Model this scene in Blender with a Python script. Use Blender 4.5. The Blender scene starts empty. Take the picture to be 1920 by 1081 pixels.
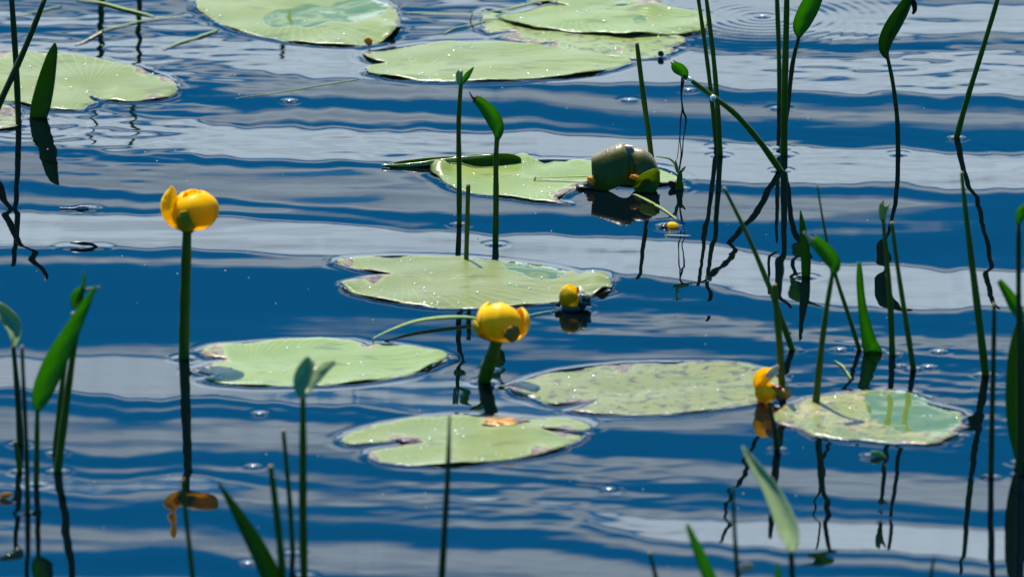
import bpy, bmesh, math, random
import numpy as np
from mathutils import Vector, Matrix
from mathutils.geometry import delaunay_2d_cdt
random.seed(7); rng = np.random.default_rng(7)
S = bpy.context.scene; COL = S.collection
R = math.radians

# ------------------------------------------------------------------ camera
DIST = 14.0; TILT = R(16.0); FPX = 28295.0
CAM = Vector((0, -DIST*math.cos(TILT), DIST*math.sin(TILT)))
cd = bpy.data.cameras.new('camera'); cam = bpy.data.objects.new('camera', cd); COL.objects.link(cam)
cam.location = CAM; cam.rotation_euler = (math.pi/2-TILT, 0, 0)
cd.sensor_width = 36; cd.lens = 36*FPX/1920; cd.clip_start = 0.5; cd.clip_end = 2000
cd.dof.use_dof = True; cd.dof.focus_distance = 14.35; cd.dof.aperture_fstop = 11
S.camera = cam
FWD = Vector((0, math.cos(TILT), -math.sin(TILT))); UP = Vector((0, math.sin(TILT), math.cos(TILT)))
def ray(px, py): return FWD*FPX + Vector((1,0,0))*(px-960) + UP*(540.5-py)
def G(px, py, z=0.0):                      # the point of the lake surface seen there
    d = ray(px, py); t = (z-CAM.z)/d.z; return CAM + d*t
def V(px, py, yb):                         # the point standing in the upright plane at depth yb
    d = ray(px, py); t = (yb-CAM.y)/d.y; return CAM + d*t
MPP = DIST/FPX                             # metres per photo pixel

# ------------------------------------------------------------------ light
SUN_EL = R(65); SUN_AZ = R(-21)            # azimuth from +Y, negative = left
sund = bpy.data.lights.new('sun', 'SUN'); sun = bpy.data.objects.new('sun', sund); COL.objects.link(sun)
sund.energy = 4.2; sund.angle = R(0.53); sund.color = (1.0, 0.95, 0.86)
sdir = Vector((math.cos(SUN_EL)*math.sin(SUN_AZ), math.cos(SUN_EL)*math.cos(SUN_AZ), math.sin(SUN_EL)))
sun.rotation_euler = sdir.to_track_quat('Z', 'Y').to_euler()
S.view_settings.view_transform = 'Standard'; S.view_settings.look = 'None'
S.view_settings.exposure = 1.15; S.view_settings.gamma = 1.0

W = bpy.data.worlds.new('World'); S.world = W; W.use_nodes = True
nt = W.node_tree; nt.nodes.clear()
def wn(t, **k):
    n = nt.nodes.new(t)
    for a, b in k.items(): setattr(n, a, b)
    return n
def wmath(op, a, b=None, c=None, clamp=False):
    n = wn('ShaderNodeMath', operation=op); n.use_clamp = clamp
    for i, v in enumerate((a, b, c)):
        if v is None: continue
        if hasattr(v, 'links') or hasattr(v, 'is_linked'): nt.links.new(v, n.inputs[i])
        else: n.inputs[i].default_value = v
    return n.outputs[0]
out = wn('ShaderNodeOutputWorld'); bg = wn('ShaderNodeBackground'); nt.links.new(bg.outputs[0], out.inputs[0])
sky = wn('ShaderNodeTexSky', sky_type='NISHITA', sun_disc=False)
sky.sun_elevation = SUN_EL; sky.sun_rotation = SUN_AZ; sky.air_density = 1.0; sky.dust_density = 0.3; sky.ozone_density = 2.5
bg.inputs['Strength'].default_value = 0.1
tc = wn('ShaderNodeTexCoord'); sx = wn('ShaderNodeSeparateXYZ'); nt.links.new(tc.outputs['Generated'], sx.inputs[0])
el = wmath('MULTIPLY', wmath('ARCSINE', sx.outputs[2]), 57.2958)
az = wmath('MULTIPLY', wmath('ARCTAN2', sx.outputs[0], sx.outputs[1]), 57.2958)
def wnoise(sa, se, off, detail=4, rough=0.5, dist=0.0):
    c = wn('ShaderNodeCombineXYZ')
    nt.links.new(wmath('MULTIPLY', az, sa), c.inputs[0]); nt.links.new(wmath('MULTIPLY_ADD', el, se, off), c.inputs[1])
    c.inputs[2].default_value = off*1.7
    n = wn('ShaderNodeTexNoise'); n.inputs['Scale'].default_value = 1; n.inputs['Detail'].default_value = detail
    n.inputs['Roughness'].default_value = rough; n.inputs['Distortion'].default_value = dist
    nt.links.new(c.outputs[0], n.inputs['Vector']); return n.outputs['Fac']
def ramp(fac, stops, interp='LINEAR'):
    n = wn('ShaderNodeValToRGB'); cr = n.color_ramp; cr.interpolation = interp
    while len(cr.elements) < len(stops): cr.elements.new(0.5)
    for e, (p, v) in zip(cr.elements, stops):
        e.position = p; e.color = (v, v, v, 1) if not isinstance(v, tuple) else (*v, 1)
    nt.links.new(fac, n.inputs[0]); return n.outputs[0]
E0, E1 = 11.0, 23.0
warp = wmath('MULTIPLY_ADD', wnoise(0.75, 0.55, 3.1, 5, 0.55), 2.2, -1.1)
ew = wmath('ADD', el, warp)
t = wmath('DIVIDE', wmath('SUBTRACT', ew, E0), E1-E0, clamp=True)
def P(e): return (e-E0)/(E1-E0)
# decks of stratocumulus one above the other, with blue between them
mask_band = ramp(t, [(P(14.25),0.97),(P(14.5),0.10),(P(14.85),0.06),(P(15.15),0.93),(P(16.2),0.92),(P(17.2),0.0),(P(19.8),0.0),(P(20.4),0.9),(P(21.5),0.85),(P(22.3),0.0)])
bright_band = ramp(t, [(P(11.5),0.8),(P(12.6),1.05),(P(13.1),0.82),(P(13.6),1.0),(P(14.2),0.66),(P(14.9),0.46),(P(15.3),0.42),(P(15.9),0.60),(P(16.4),0.46),(P(17.2),0.50),(P(20.5),0.4),(P(22.5),0.35)])
far_mask = ramp(wnoise(0.035, 0.06, 9.2, 6, 0.6, 0.4), [(0.60,0.0),(0.70,0.5)])
inel = wmath('MULTIPLY', wmath('LESS_THAN', el, 22.5), wmath('GREATER_THAN', el, -2.0))
inband = wmath('MULTIPLY', inel, wmath('SUBTRACT', 1.0, wmath('DIVIDE', wmath('SUBTRACT', wmath('ABSOLUTE', az), 25.0), 25.0, clamp=True)))
mask = wn('ShaderNodeMix', data_type='FLOAT'); nt.links.new(inband, mask.inputs[0]); nt.links.new(far_mask, mask.inputs[2]); nt.links.new(mask_band, mask.inputs[3])
tex = wmath('MULTIPLY_ADD', wnoise(0.45, 2.6, 21.0, 6, 0.62, 0.25), 1.1, 0.45)
bright = wmath('MULTIPLY', bright_band, tex)
cc = wn('ShaderNodeMix', data_type='RGBA', blend_type='MIX'); nt.links.new(wmath('MULTIPLY', bright, 1.0, clamp=True), cc.inputs[0])
cc.inputs[6].default_value = (0.6, 1.0, 1.6, 1); cc.inputs[7].default_value = (8.1, 9.9, 11.6, 1)
tint = wn('ShaderNodeMix', data_type='RGBA', blend_type='MULTIPLY'); tint.inputs[0].default_value = 1
nt.links.new(sky.outputs[0], tint.inputs[6]); tint.inputs[7].default_value = (0.012, 0.50, 0.80, 1)
mx = wn('ShaderNodeMix', data_type='RGBA'); nt.links.new(mask.outputs[0], mx.inputs[0])
nt.links.new(tint.outputs[2], mx.inputs[6]); nt.links.new(cc.outputs[2], mx.inputs[7])
nt.links.new(mx.outputs[2], bg.inputs['Color'])

# ------------------------------------------------------------------ materials
def mat(name):
    m = bpy.data.materials.new(name); m.use_nodes = True; m.node_tree.nodes.clear(); return m
class NB:
    def __init__(s, m): s.t = m.node_tree; s.out = s.n('ShaderNodeOutputMaterial')
    def n(s, t, **k):
        n = s.t.nodes.new(t)
        for a, b in k.items(): setattr(n, a, b)
        return n
    def l(s, a, b): s.t.links.new(a, b)
    def noise(s, scale, detail=3, rough=0.5, vec=None, sc3=None, dist=0):
        n = s.n('ShaderNodeTexNoise'); n.inputs['Scale'].default_value = scale; n.inputs['Detail'].default_value = detail
        n.inputs['Roughness'].default_value = rough; n.inputs['Distortion'].default_value = dist
        tc = s.n('ShaderNodeTexCoord'); src = vec or tc.outputs['Object']
        if sc3:
            mp = s.n('ShaderNodeMapping'); mp.inputs['Scale'].default_value = sc3; s.l(src, mp.inputs[0]); src = mp.outputs[0]
        s.l(src, n.inputs['Vector']); return n.outputs['Fac']
    def ramp(s, fac, stops):
        n = s.n('ShaderNodeValToRGB'); cr = n.color_ramp
        while len(cr.elements) < len(stops): cr.elements.new(0.5)
        for e, (p, v) in zip(cr.elements, stops):
            e.position = p; e.color = (v, v, v, 1) if not isinstance(v, tuple) else (*v, 1)
        s.l(fac, n.inputs[0]); return n.outputs[0]
    def mix(s, fac, a, b, bt='MIX'):
        n = s.n('ShaderNodeMix', data_type='RGBA', blend_type=bt)
        for i, v in ((0, fac), (6, a), (7, b)):
            if isinstance(v, (int, float)): n.inputs[i].default_value = v
            elif isinstance(v, tuple): n.inputs[i].default_value = (*v, 1)
            else: s.l(v, n.inputs[i])
        return n.outputs[2]
    def math(s, op, a, b=0.0, clamp=False):
        n = s.n('ShaderNodeMath', operation=op); n.use_clamp = clamp
        for i, v in enumerate((a, b)):
            if isinstance(v, (int, float)): n.inputs[i].default_value = v
            else: s.l(v, n.inputs[i])
        return n.outputs[0]
    def attr(s, name): n = s.n('ShaderNodeAttribute'); n.attribute_name = name; return n.outputs['Fac']
    def bump(s, h, strength, dist):
        n = s.n('ShaderNodeBump'); n.inputs['Strength'].default_value = strength; n.inputs['Distance'].default_value = dist
        s.l(h, n.inputs['Height']); return n.outputs[0]
    def bsdf(s, col, rough=0.5, spec=0.5, normal=None, transl=0.0, tcol=None, coat=0.0):
        p = s.n('ShaderNodeBsdfPrincipled')
        if isinstance(col, tuple): p.inputs['Base Color'].default_value = (*col, 1)
        else: s.l(col, p.inputs['Base Color'])
        if isinstance(rough, (int, float)): p.inputs['Roughness'].default_value = rough
        else: s.l(rough, p.inputs['Roughness'])
        p.inputs['Specular IOR Level'].default_value = spec; p.inputs['Coat Weight'].default_value = coat
        p.inputs['Coat Roughness'].default_value = 0.12
        if normal: s.l(normal, p.inputs['Normal'])
        o = p.outputs[0]
        if transl > 0:
            tr = s.n('ShaderNodeBsdfTranslucent')
            if tcol is None: tcol = col
            if isinstance(tcol, tuple): tr.inputs[0].default_value = (*tcol, 1)
            else: s.l(tcol, tr.inputs[0])
            if normal: s.l(normal, tr.inputs['Normal'])
            mm = s.n('ShaderNodeMixShader'); mm.inputs[0].default_value = transl
            s.l(o, mm.inputs[1]); s.l(tr.outputs[0], mm.inputs[2]); o = mm.outputs[0]
        s.l(o, s.out.inputs[0]); return p

def pad_material(name, base, base2, rot_amt, spotty=0.0, wet=0.5):
    m = mat(name); b = NB(m)
    uv = b.n('ShaderNodeAttribute'); uv.attribute_name = 'pol'          # (r, angle, along) of the pad
    sp = b.n('ShaderNodeSeparateXYZ'); b.l(uv.outputs['Vector'], sp.inputs[0])
    big = b.noise(9, 4, 0.6); fine = b.noise(120, 3, 0.6)
    c = b.mix(b.ramp(big, [(0.35,0.0),(0.65,1.0)]), base, base2)
    c = b.mix(b.math('MULTIPLY', b.ramp(fine, [(0.45,0.0),(0.75,1.0)]), 0.22), c, (base[0]*1.5, base[1]*1.35, base[2]*1.5))
    # radiating veins, slightly paler
    w = b.n('ShaderNodeTexWave'); w.wave_type='BANDS'; w.bands_direction='X'; w.inputs['Scale'].default_value = 3.2; w.inputs['Distortion'].default_value = 1.6
    w.inputs['Detail'].default_value = 1.0
    cv = b.n('ShaderNodeCombineXYZ'); b.l(sp.outputs[1], cv.inputs[0]); b.l(b.math('MULTIPLY', sp.outputs[0], 0.35), cv.inputs[1]); b.l(cv.outputs[0], w.inputs['Vector'])
    vein = b.ramp(w.outputs['Fac'], [(0.90,0.0),(0.99,1.0)])
    c = b.mix(b.math('MULTIPLY', vein, 0.30), c, (0.30, 0.36, 0.20))
    mid = b.ramp(sp.outputs[2], [(0.0,1.0),(0.02,0.0)])
    c = b.mix(b.math('MULTIPLY', mid, 0.5), c, (0.27, 0.33, 0.15))
    rimc = b.ramp(b.math('ADD', age0 := b.attr('age'), b.math('MULTIPLY', b.noise(70, 3), 0.3)), [(0.48,0.0),(0.66,1.0)])
    c = b.mix(b.math('MULTIPLY', rimc, 0.55), c, (0.28,0.32,0.13))  # rim highlight, painted as a pale edge colour
    patchy = b.ramp(b.noise(22, 5, 0.7, dist=0.6), [(0.45,0.0),(0.72,1.0)]); c = b.mix(b.math('MULTIPLY', patchy, 0.5), c, (base[0]*1.45, base[1]*1.12, base[2]*0.9))
    # dark wet dashes and small bites
    dash = b.ramp(b.noise(60, 2, 0.5, sc3=(0.35, 1.1, 1)), [(0.60,0.0),(0.65,1.0)])
    c = b.mix(b.math('MULTIPLY', dash, 0.55), c, (base[0]*0.45, base[1]*0.55, base[2]*0.45))
    # browned margin and holes' rims
    age = b.attr('age'); rn = b.noise(45, 4, 0.65)
    rot = b.ramp(b.math('ADD', b.math('MULTIPLY', age, rot_amt), b.math('MULTIPLY', rn, 0.9)), [(0.95,0.0),(1.08,1.0)])
    rotc = b.mix(b.ramp(b.noise(110, 4, 0.7), [(0.35,0.0),(0.68,1.0)]), (0.045, 0.024, 0.018), (0.30, 0.23, 0.13))
    c = b.mix(rot, c, rotc)
    if spotty:
        s1 = b.ramp(b.noise(24, 5, 0.7), [(0.46,0.0),(0.62,1.0)]); c = b.mix(b.math('MULTIPLY', s1, spotty), c, (0.35, 0.30, 0.12))
        s2 = b.ramp(b.noise(85, 4, 0.65), [(0.54,0.0),(0.59,1.0)]); c = b.mix(b.math('MULTIPLY', s2, 0.8), c, (0.06, 0.05, 0.03))
    wetm = b.ramp(b.math('ADD', b.attr('wet'), b.math('MULTIPLY', b.noise(30, 4, 0.6), 0.5)), [(0.62,0.0),(0.70,1.0)])
    c = b.mix(b.math('MULTIPLY', wetm, wet), c, (base[0]*0.45, base[1]*0.72, base[2]*0.95))
    rough = b.ramp(wetm, [(0.0,0.34),(1.0,0.03)])
    hh = b.math('ADD', b.math('MULTIPLY', vein, 0.25), b.math('ADD', b.noise(55, 4, 0.6), b.math('MULTIPLY', b.noise(300, 2), 0.3)))
    oi_ = b.n('ShaderNodeObjectInfo'); hs = b.n('ShaderNodeHueSaturation'); b.l(c, hs.inputs['Color'])
    b.l(b.math('ADD', b.math('MULTIPLY', oi_.outputs['Random'], 0.3), 0.84), hs.inputs['Value']); b.l(b.math('ADD', b.math('MULTIPLY', oi_.outputs['Random'], 0.03), 0.48), hs.inputs['Hue'])
    c = hs.outputs[0]; hh = b.math('MULTIPLY', hh, b.math('SUBTRACT', 1.0, wetm))
    b.bsdf(c, rough, 0.42, b.bump(hh, 0.4, 0.0012), transl=0.12, tcol=(0.25,0.42,0.06))
    return m
M = {}
M['pad'] = pad_material('lily pad leaf', (0.128,0.172,0.030), (0.16,0.205,0.045), 0.9)
M['pad_worn'] = pad_material('worn lily pad leaf', (0.13,0.175,0.035), (0.165,0.20,0.05), 1.1, 0.10)
M['pad_old'] = pad_material('yellowing lily pad leaf', (0.17,0.195,0.03), (0.09,0.15,0.055), 1.25, 0.8, 0.85)
def green_material(name, c1, c2, rough, tr, tcol, streak=True, brown=(0.30,0.20,0.09), coat=0.0):
    m = mat(name); b = NB(m)
    n = b.noise(140, 3, 0.6, sc3=(1, 1, 0.12)) if streak else b.noise(60, 4)
    c = b.mix(b.ramp(n, [(0.35,0.0),(0.65,1.0)]), c1, c2)
    c = b.mix(b.ramp(b.noise(35, 4, 0.6), [(0.62,0.0),(0.75,0.6)]), c, (c1[0]*1.8, c1[1]*1.1, c1[2]*0.7))
    vn = b.math('SINE', b.math('MULTIPLY', b.attr('across'), 38.0)); vr = b.ramp(b.math('MULTIPLY_ADD', vn, 0.5) if False else b.math('ADD', b.math('MULTIPLY', vn, 0.5), 0.5), [(0.0,0.0),(1.0,1.0)])
    c = b.mix(b.math('MULTIPLY', vr, 0.3), c, (c2[0]*1.3, c2[1]*1.25, c2[2]*1.6))
    a = b.attr('age'); a2 = b.ramp(b.math('ADD', a, b.math('MULTIPLY', b.noise(200, 3), 0.5)), [(0.85,0.0),(1.1,1.0)])
    c = b.mix(a2, c, brown)
    tcc = b.mix(a2, b.mix(b.math('MULTIPLY', b.math('ADD', vr, b.ramp(n, [(0.3,0.0),(0.7,1.0)])), 0.5), tcol, (tcol[0]*0.7, tcol[1]*0.75, tcol[2]*0.6)), brown)
    b.bsdf(c, rough, 0.22, b.bump(b.math('ADD', n, b.math('MULTIPLY', vr, 0.4)), 0.4, 0.0006), transl=tr, tcol=tcc, coat=coat); return m
M['stem'] = green_material('rush stem', (0.058,0.072,0.002), (0.09,0.11,0.004), 0.42, 0.22, (0.14,0.30,0.008))
M['stem_dark'] = green_material('dark rush stem', (0.036,0.044,0.004), (0.065,0.055,0.012), 0.45, 0.14, (0.10,0.17,0.01))
M['leaf'] = green_material('rush leaf', (0.04,0.11,0.008), (0.065,0.16,0.010), 0.36, 0.55, (0.20,0.50,0.006))
M['leaf_dark'] = green_material('dark rush leaf', (0.045,0.078,0.003), (0.065,0.11,0.006), 0.38, 0.35, (0.14,0.32,0.006))
M['leaf_shiny'] = green_material('glossy leaf with painted sheen', (0.22,0.30,0.10), (0.28,0.35,0.15), 0.30, 0.35, (0.35,0.50,0.08), coat=0.8)  # base colour raised so that it carries the sun sheen
M['leaf_pale'] = green_material('pale floating leaf', (0.20,0.28,0.07), (0.30,0.36,0.11), 0.3, 0.3, (0.4,0.5,0.08))
M['dead'] = green_material('withered plant', (0.05,0.022,0.015), (0.10,0.045,0.022), 0.55, 0.1, (0.15,0.06,0.02))
M['straw'] = green_material('straw scrap', (0.40,0.32,0.18), (0.55,0.46,0.30), 0.4, 0.25, (0.6,0.5,0.3))
def flower_material(name, y1, y2, green, greencol, tr=0.58):
    m = mat(name); b = NB(m)
    g = b.attr('green'); n = b.noise(70, 4, 0.6)
    str_ = b.noise(160, 3, 0.6, sc3=(1.0, 1.0, 0.2))
    c = b.mix(b.ramp(str_, [(0.3,0.0),(0.7,1.0)]), y1, y2)
    gm = b.ramp(b.math('ADD', b.math('MULTIPLY', g, green), b.math('MULTIPLY', n, 0.5)), [(0.74,0.0),(1.1,1.0)])
    c = b.mix(gm, c, greencol)
    tcl = b.mix(gm, (1.0,0.68,0.0), (0.24,0.24,0.0))
    b.bsdf(c, 0.42, 0.22, b.bump(b.math('ADD', str_, n), 0.3, 0.001), transl=tr, tcol=tcl); return m
M['sepal'] = flower_material('yellow sepal', (0.93,0.62,0.0), (0.97,0.72,0.0), 0.62, (0.10,0.12,0.006))
M['sepal_green'] = flower_material('green outer sepal', (0.34,0.26,0.0), (0.26,0.21,0.0), 0.9, (0.075,0.065,0.0), 0.2)
M['sepal_orange'] = flower_material('orange sepal', (0.92,0.50,0.0), (0.96,0.60,0.0), 0.85, (0.05,0.07,0.004), 0.32)
M['stigma'] = flower_material('stigma', (0.6,0.5,0.05), (0.7,0.6,0.1), 0.2, (0.2,0.25,0.02))
def simple(name, col, rough, spec=0.5, transl=0, tcol=None, sc=60):
    m = mat(name); b = NB(m); n = b.noise(sc, 4, 0.6)
    c = b.mix(n, tuple(x*0.6 for x in col), tuple(min(1, x*1.35) for x in col))
    b.bsdf(c, rough, spec, b.bump(n, 0.4, 0.001), transl=transl, tcol=tcol); return m
M['orange_rot'] = simple('rotting orange tissue', (0.55,0.25,0.02), 0.35, 0.5, 0.3, (0.8,0.35,0.02))
M['rot'] = simple('decayed tissue', (0.06,0.03,0.025), 0.3)
M['brown'] = simple('brown patch', (0.20,0.09,0.008), 0.45, 0.3)
M['red'] = simple('dark red tissue', (0.22,0.02,0.015), 0.35, 0.5, 0.2, (0.4,0.03,0.02))
M['white_rot'] = simple('bleached tissue', (0.65,0.55,0.38), 0.4, 0.5, 0.2, (0.7,0.6,0.4))
M['pink'] = simple('pale pink scrap', (0.65,0.42,0.42), 0.4)
M['olive_lit'] = green_material('sunlit olive lobe', (0.08,0.11,0.006), (0.12,0.15,0.01), 0.4, 0.6, (0.34,0.42,0.006))  # brighter version of the curled leaf colour, light painted in for its lit part
def curled_mat():
    m = mat('curled pad underside'); b = NB(m)
    a = b.attr('age'); n = b.noise(50, 5, 0.65); n2 = b.noise(25, 3)
    c = b.mix(b.ramp(n2, [(0.4,0.0),(0.6,1.0)]), (0.085,0.085,0.003), (0.13,0.11,0.006))
    c = b.mix(b.ramp(b.math('ADD', a, b.math('MULTIPLY', n, 0.5)), [(0.75,0.0),(1.25,1.0)]), c, (0.34,0.28,0.18))
    vn = b.ramp(b.math('SINE', b.math('ADD', b.math('MULTIPLY', b.attr('across'), 55.0), b.math('MULTIPLY', n2, 14.0))), [(0.75,0.0),(1.0,1.0)])
    c = b.mix(b.math('MULTIPLY', vn, 0.14), c, (0.20,0.19,0.06))
    sp_ = b.ramp(b.noise(90, 4, 0.7), [(0.60,0.0),(0.66,1.0)]); c = b.mix(b.math('MULTIPLY', sp_, 0.6), c, (0.16,0.20,0.01))
    b.bsdf(c, 0.36, 0.4, b.bump(b.math('ADD', n, b.math('MULTIPLY', vn, 0.12)), 0.7, 0.0018), transl=0.38, tcol=(0.22,0.26,0.006)); return m
M['curled'] = curled_mat()
m = mat('water drop'); b = NB(m); p = b.bsdf((0.9,0.95,0.85), 0.13, 1.0); p.inputs['Transmission Weight'].default_value = 0.5; p.inputs['IOR'].default_value = 2.6; M['drop'] = m
# lake water: dark peaty body under a mirror-like surface
m = mat('lake water'); b = NB(m)
n1 = b.noise(260, 2, 0.5, sc3=(0.35, 1.0, 1)); n2 = b.noise(40, 3, 0.5, sc3=(0.3, 1.0, 1))
hgt = b.math('ADD', b.math('MULTIPLY', n1, 0.01), b.math('MULTIPLY', n2, 0.12))
p = b.bsdf((0.0008,0.0022,0.0035), 0.015, 0.5, b.bump(hgt, 0.5, 0.0006)); p.inputs['IOR'].default_value = 1.33
M['water'] = m

# ------------------------------------------------------------------ object helpers
def tag(o, label=None, cat=None, group=None, kind=None):
    if label: o['label'] = label
    if cat: o['category'] = cat
    if group: o['group'] = group
    if kind: o['kind'] = kind
    return o
def empty(name, loc, label, cat, group=None):
    o = bpy.data.objects.new(name, None); COL.objects.link(o); o.location = loc; o.empty_display_size = 0.02
    return tag(o, label, cat, group)
def mesh_obj(name, verts, faces, material, parent=None, attrs=None, smooth=True, solid=0.0, subsurf=0):
    me = bpy.data.meshes.new(name); o = bpy.data.objects.new(name, me); COL.objects.link(o)
    off = Vector(parent.location) if parent else Vector(verts[0] if len(verts) else (0,0,0))
    if not parent:
        c = np.mean(np.array([tuple(v) for v in verts]), axis=0); off = Vector(c)
    vv = [(v[0]-off.x, v[1]-off.y, v[2]-off.z) for v in verts]
    me.from_pydata(vv, [], faces); me.materials.append(material)
    if smooth: me.polygons.foreach_set('use_smooth', [True]*len(me.polygons))
    for k, vals in (attrs or {}).items():
        if len(vals) and hasattr(vals[0], '__len__'):
            a = me.attributes.new(k, 'FLOAT_VECTOR', 'POINT'); a.data.foreach_set('vector', [c for v in vals for c in v])
        else:
            a = me.attributes.new(k, 'FLOAT', 'POINT'); a.data.foreach_set('value', list(vals))
    if parent: o.parent = parent
    else: o.location = off
    if solid:
        md = o.modifiers.new('thickness', 'SOLIDIFY'); md.thickness = solid; md.offset = 0
    if subsurf:
        md = o.modifiers.new('smooth', 'SUBSURF'); md.levels = md.render_levels = subsurf
    me.update(); return o

# ------------------------------------------------------------------ water surface
# waves read off the lake: crest lines k with the strip of sky each faces (0 low white deck, 1 grey deck, 2 blue)
XC = [0,320,640,960,1280,1600,1920]
ROWS = [
 ([-40]*7, [1.1,1,1.6,.3,0,0,0]),
 ([12,14,12,15,15,8,-5], [1.1,1.2,1.9,.3,0,.2,1.3]),
 ([32,40,50,35,35,35,15], [0,.2,1.9,0,0,0,0]),
 ([50,52,65,50,55,62,58], [1.9,1.0,1.9,0,.6,0,0]),
 ([80,82,80,70,80,85,85], [0,0,.3,0,1.9,1.9,1.4]),
 ([100,98,95,110,108,108,112], [0,0,0,0,0,0,0]),
 ([120,115,142,155,155,172,180], [0,0,0,0,0,0,0]),
 ([135,127,150,163,170,186,195], [1.9,1.4,1.6,1.8,1.9,1.9,1.9]),
 ([145,143,165,178,203,215,222], [1,.95,1,1,1,1,1]),
 ([160,178,195,213,238,255,265], [1.9,2,1.9,2,2,2,1.9]),
 ([185,205,218,228,243,262,272], [1,1,1,1,1.8,1.9,1.8]),
 ([205,213,235,240,249,268,279], [1.5,1.7,1.8,1.8,1.9,1.8,1.8]),
 ([225,222,246,253,262,279,292], [0,0,0,0,0,0,0]),
 ([272,277,296,303,330,345,352], [0,0,0,0,0,0,0]),
 ([288,292,306,318,346,363,372], [1.9,1.9,1.8,1.9,1.9,1.8,1.9]),
 ([304,308,320,370,366,380,400], [.95,1,1,1,1,1,1.8]),
 ([336,355,382,391,404,414,420], [.8,.8,.85,.9,1,1.2,1.9]),
 ([352,369,395,408,425,448,460], [1.9,1.9,1.9,2,2,2,2]),
 ([376,385,406,420,433,462,480], [1,1,1.1,1.7,1.9,1.9,1.6]),
 ([392,396,417,428,444,478,496], [1.8,1.8,1.8,1.9,1.9,1.9,1.7]),
 ([401,405,425,437,458,492,506], [0,0,0,0,0,0,0]),
 ([463,464,482,500,525,568,572], [0,0,0,0,0,0,0]),
 ([473,476,490,514,544,588,590], [1.9,1.9,1.3,1.8,1.9,1.8,1.8]),
 ([488,492,500,530,562,604,608], [1,1,1,1.8,1.9,1.9,1.9]),
 ([510,512,515,558,574,612,617], [1.9,1.9,1.9,1.9,1.9,1.9,1.9]),
 ([560,560,575,580,592,632,638], [2,2,2,1.9,1.1,1.0,.95]),
 ([598,598,602,600,612,645,652], [2,1.6,1.5,1.6,1.1,1.0,.95]),
 ([634,624,630,640,640,668,678], [1.9,1.8,1.2,1.3,1.9,1.9,1.9]),
 ([650,655,665,670,668,684,692], [1,1,1.3,1.6,1.4,1.8,1.8]),
 ([668,672,712,722,700,700,705], [0,0,.2,.3,1.7,1.6,1.4]),
 ([728,737,758,790,795,760,745], [0,0,.2,.1,.8,1.6,1.5]),
 ([740,749,769,812,824,842,850], [1.9,1.9,1.9,1.9,1.9,1.9,1.9]),
 ([749,758,777,833,842,864,876], [1,1,1.1,1.9,1.9,1.9,1.9]),
 ([760,771,788,842,849,872,883], [1.9,1.8,1.8,1.9,1.9,1.9,1.9]),
 ([771,786,800,853,861,886,896], [.95,.95,1,1,1,1,1]),
 ([825,842,850,880,888,922,942], [.85,.85,.9,1,1.1,1,1]),
 ([846,862,880,899,905,942,962], [1.9,1.9,1.9,1.9,1.9,1.9,1.9]),
 ([860,878,904,912,924,953,970], [1,1,1,1,1.3,1.4,1.6]),
 ([874,888,922,924,942,964,980], [1.7,1.7,1.4,1.4,1.6,1.7,1.7]),
 ([885,900,932,936,974,980,992], [0,0,.9,.7,0,0,0]),
 ([906,922,946,950,1010,1030,1045], [.1,0,1,.8,0,0,0]),
 ([916,938,956,963,1018,1043,1058], [1.7,.9,1.5,1.5,1.8,1.8,1.8]),
 ([931,950,974,984,1028,1054,1069], [1,1.25,1,1,.8,1,1]),
 ([954,968,1002,1015,1048,1074,1088], [1.9,1.9,1.9,1.9,1.9,1.9,1.9]),
 ([978,990,1030,1045,1074,1098,1110], [.7,1.15,.8,.9,1,1,1]),
 ([1032,1022,1064,1084,1108,1128,1140], [.8,.8,.8,1,1,1,1]),
 ([1055,1050,1098,1110,1140,1150,1160], [1.9,1.9,1.9,1.9,1.9,1.9,1.9]),
 ([1100,1100,1140,1150,1180,1190,1200], [.5,.5,.5,.5,.5,.5,.5]),
]
def lev2E(l): return np.interp(l, [0,0.5,1,1.5,2], [13.35,14.65,15.75,16.7,18.1])
x_in = np.arange(-0.56, 0.5601, 0.0019); y_in = np.arange(-1.12, 1.2501, 0.003)
def grow(a, step, n, k): return [a + step*(k**i-1)/(k-1) if k != 1 else a+step*i for i in range(1, n+1)]
xo = np.array(grow(0.56, 0.03, 50, 1.0) + [0]) [:-1]; xo2 = np.array(grow(xo[-1], 0.05, 26, 1.35))
y1 = np.array(grow(y_in[-1], 0.014, 110, 1.0)); y2 = np.array(grow(y1[-1], 0.03, 30, 1.32))
y0 = np.array(grow(-y_in[0], 0.014, 90, 1.0)); y00 = np.array(grow(y0[-1], 0.03, 22, 1.32))
xs = np.concatenate([-xo2[::-1], -xo[::-1], x_in, xo, xo2]); ys = np.concatenate([-y00[::-1], -y0[::-1], y_in, y1, y2])
X, Y = np.meshgrid(xs, ys)                                  # (ny, nx)
# photo coordinate of every wave vertex (only used to lay the crest lines out on the lake)
dy_ = Y-CAM.y; depth = dy_*FWD.y + (-CAM.z)*FWD.z
PX = 960 + X/depth*FPX; PY = 540.5 - (dy_*UP.y + (-CAM.z)*UP.z)/depth*FPX
cx = np.clip((PX)/320.0, 0, 5.999); ci = cx.astype(int); cf = cx-ci; cf = cf*cf*(3-2*cf)
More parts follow.
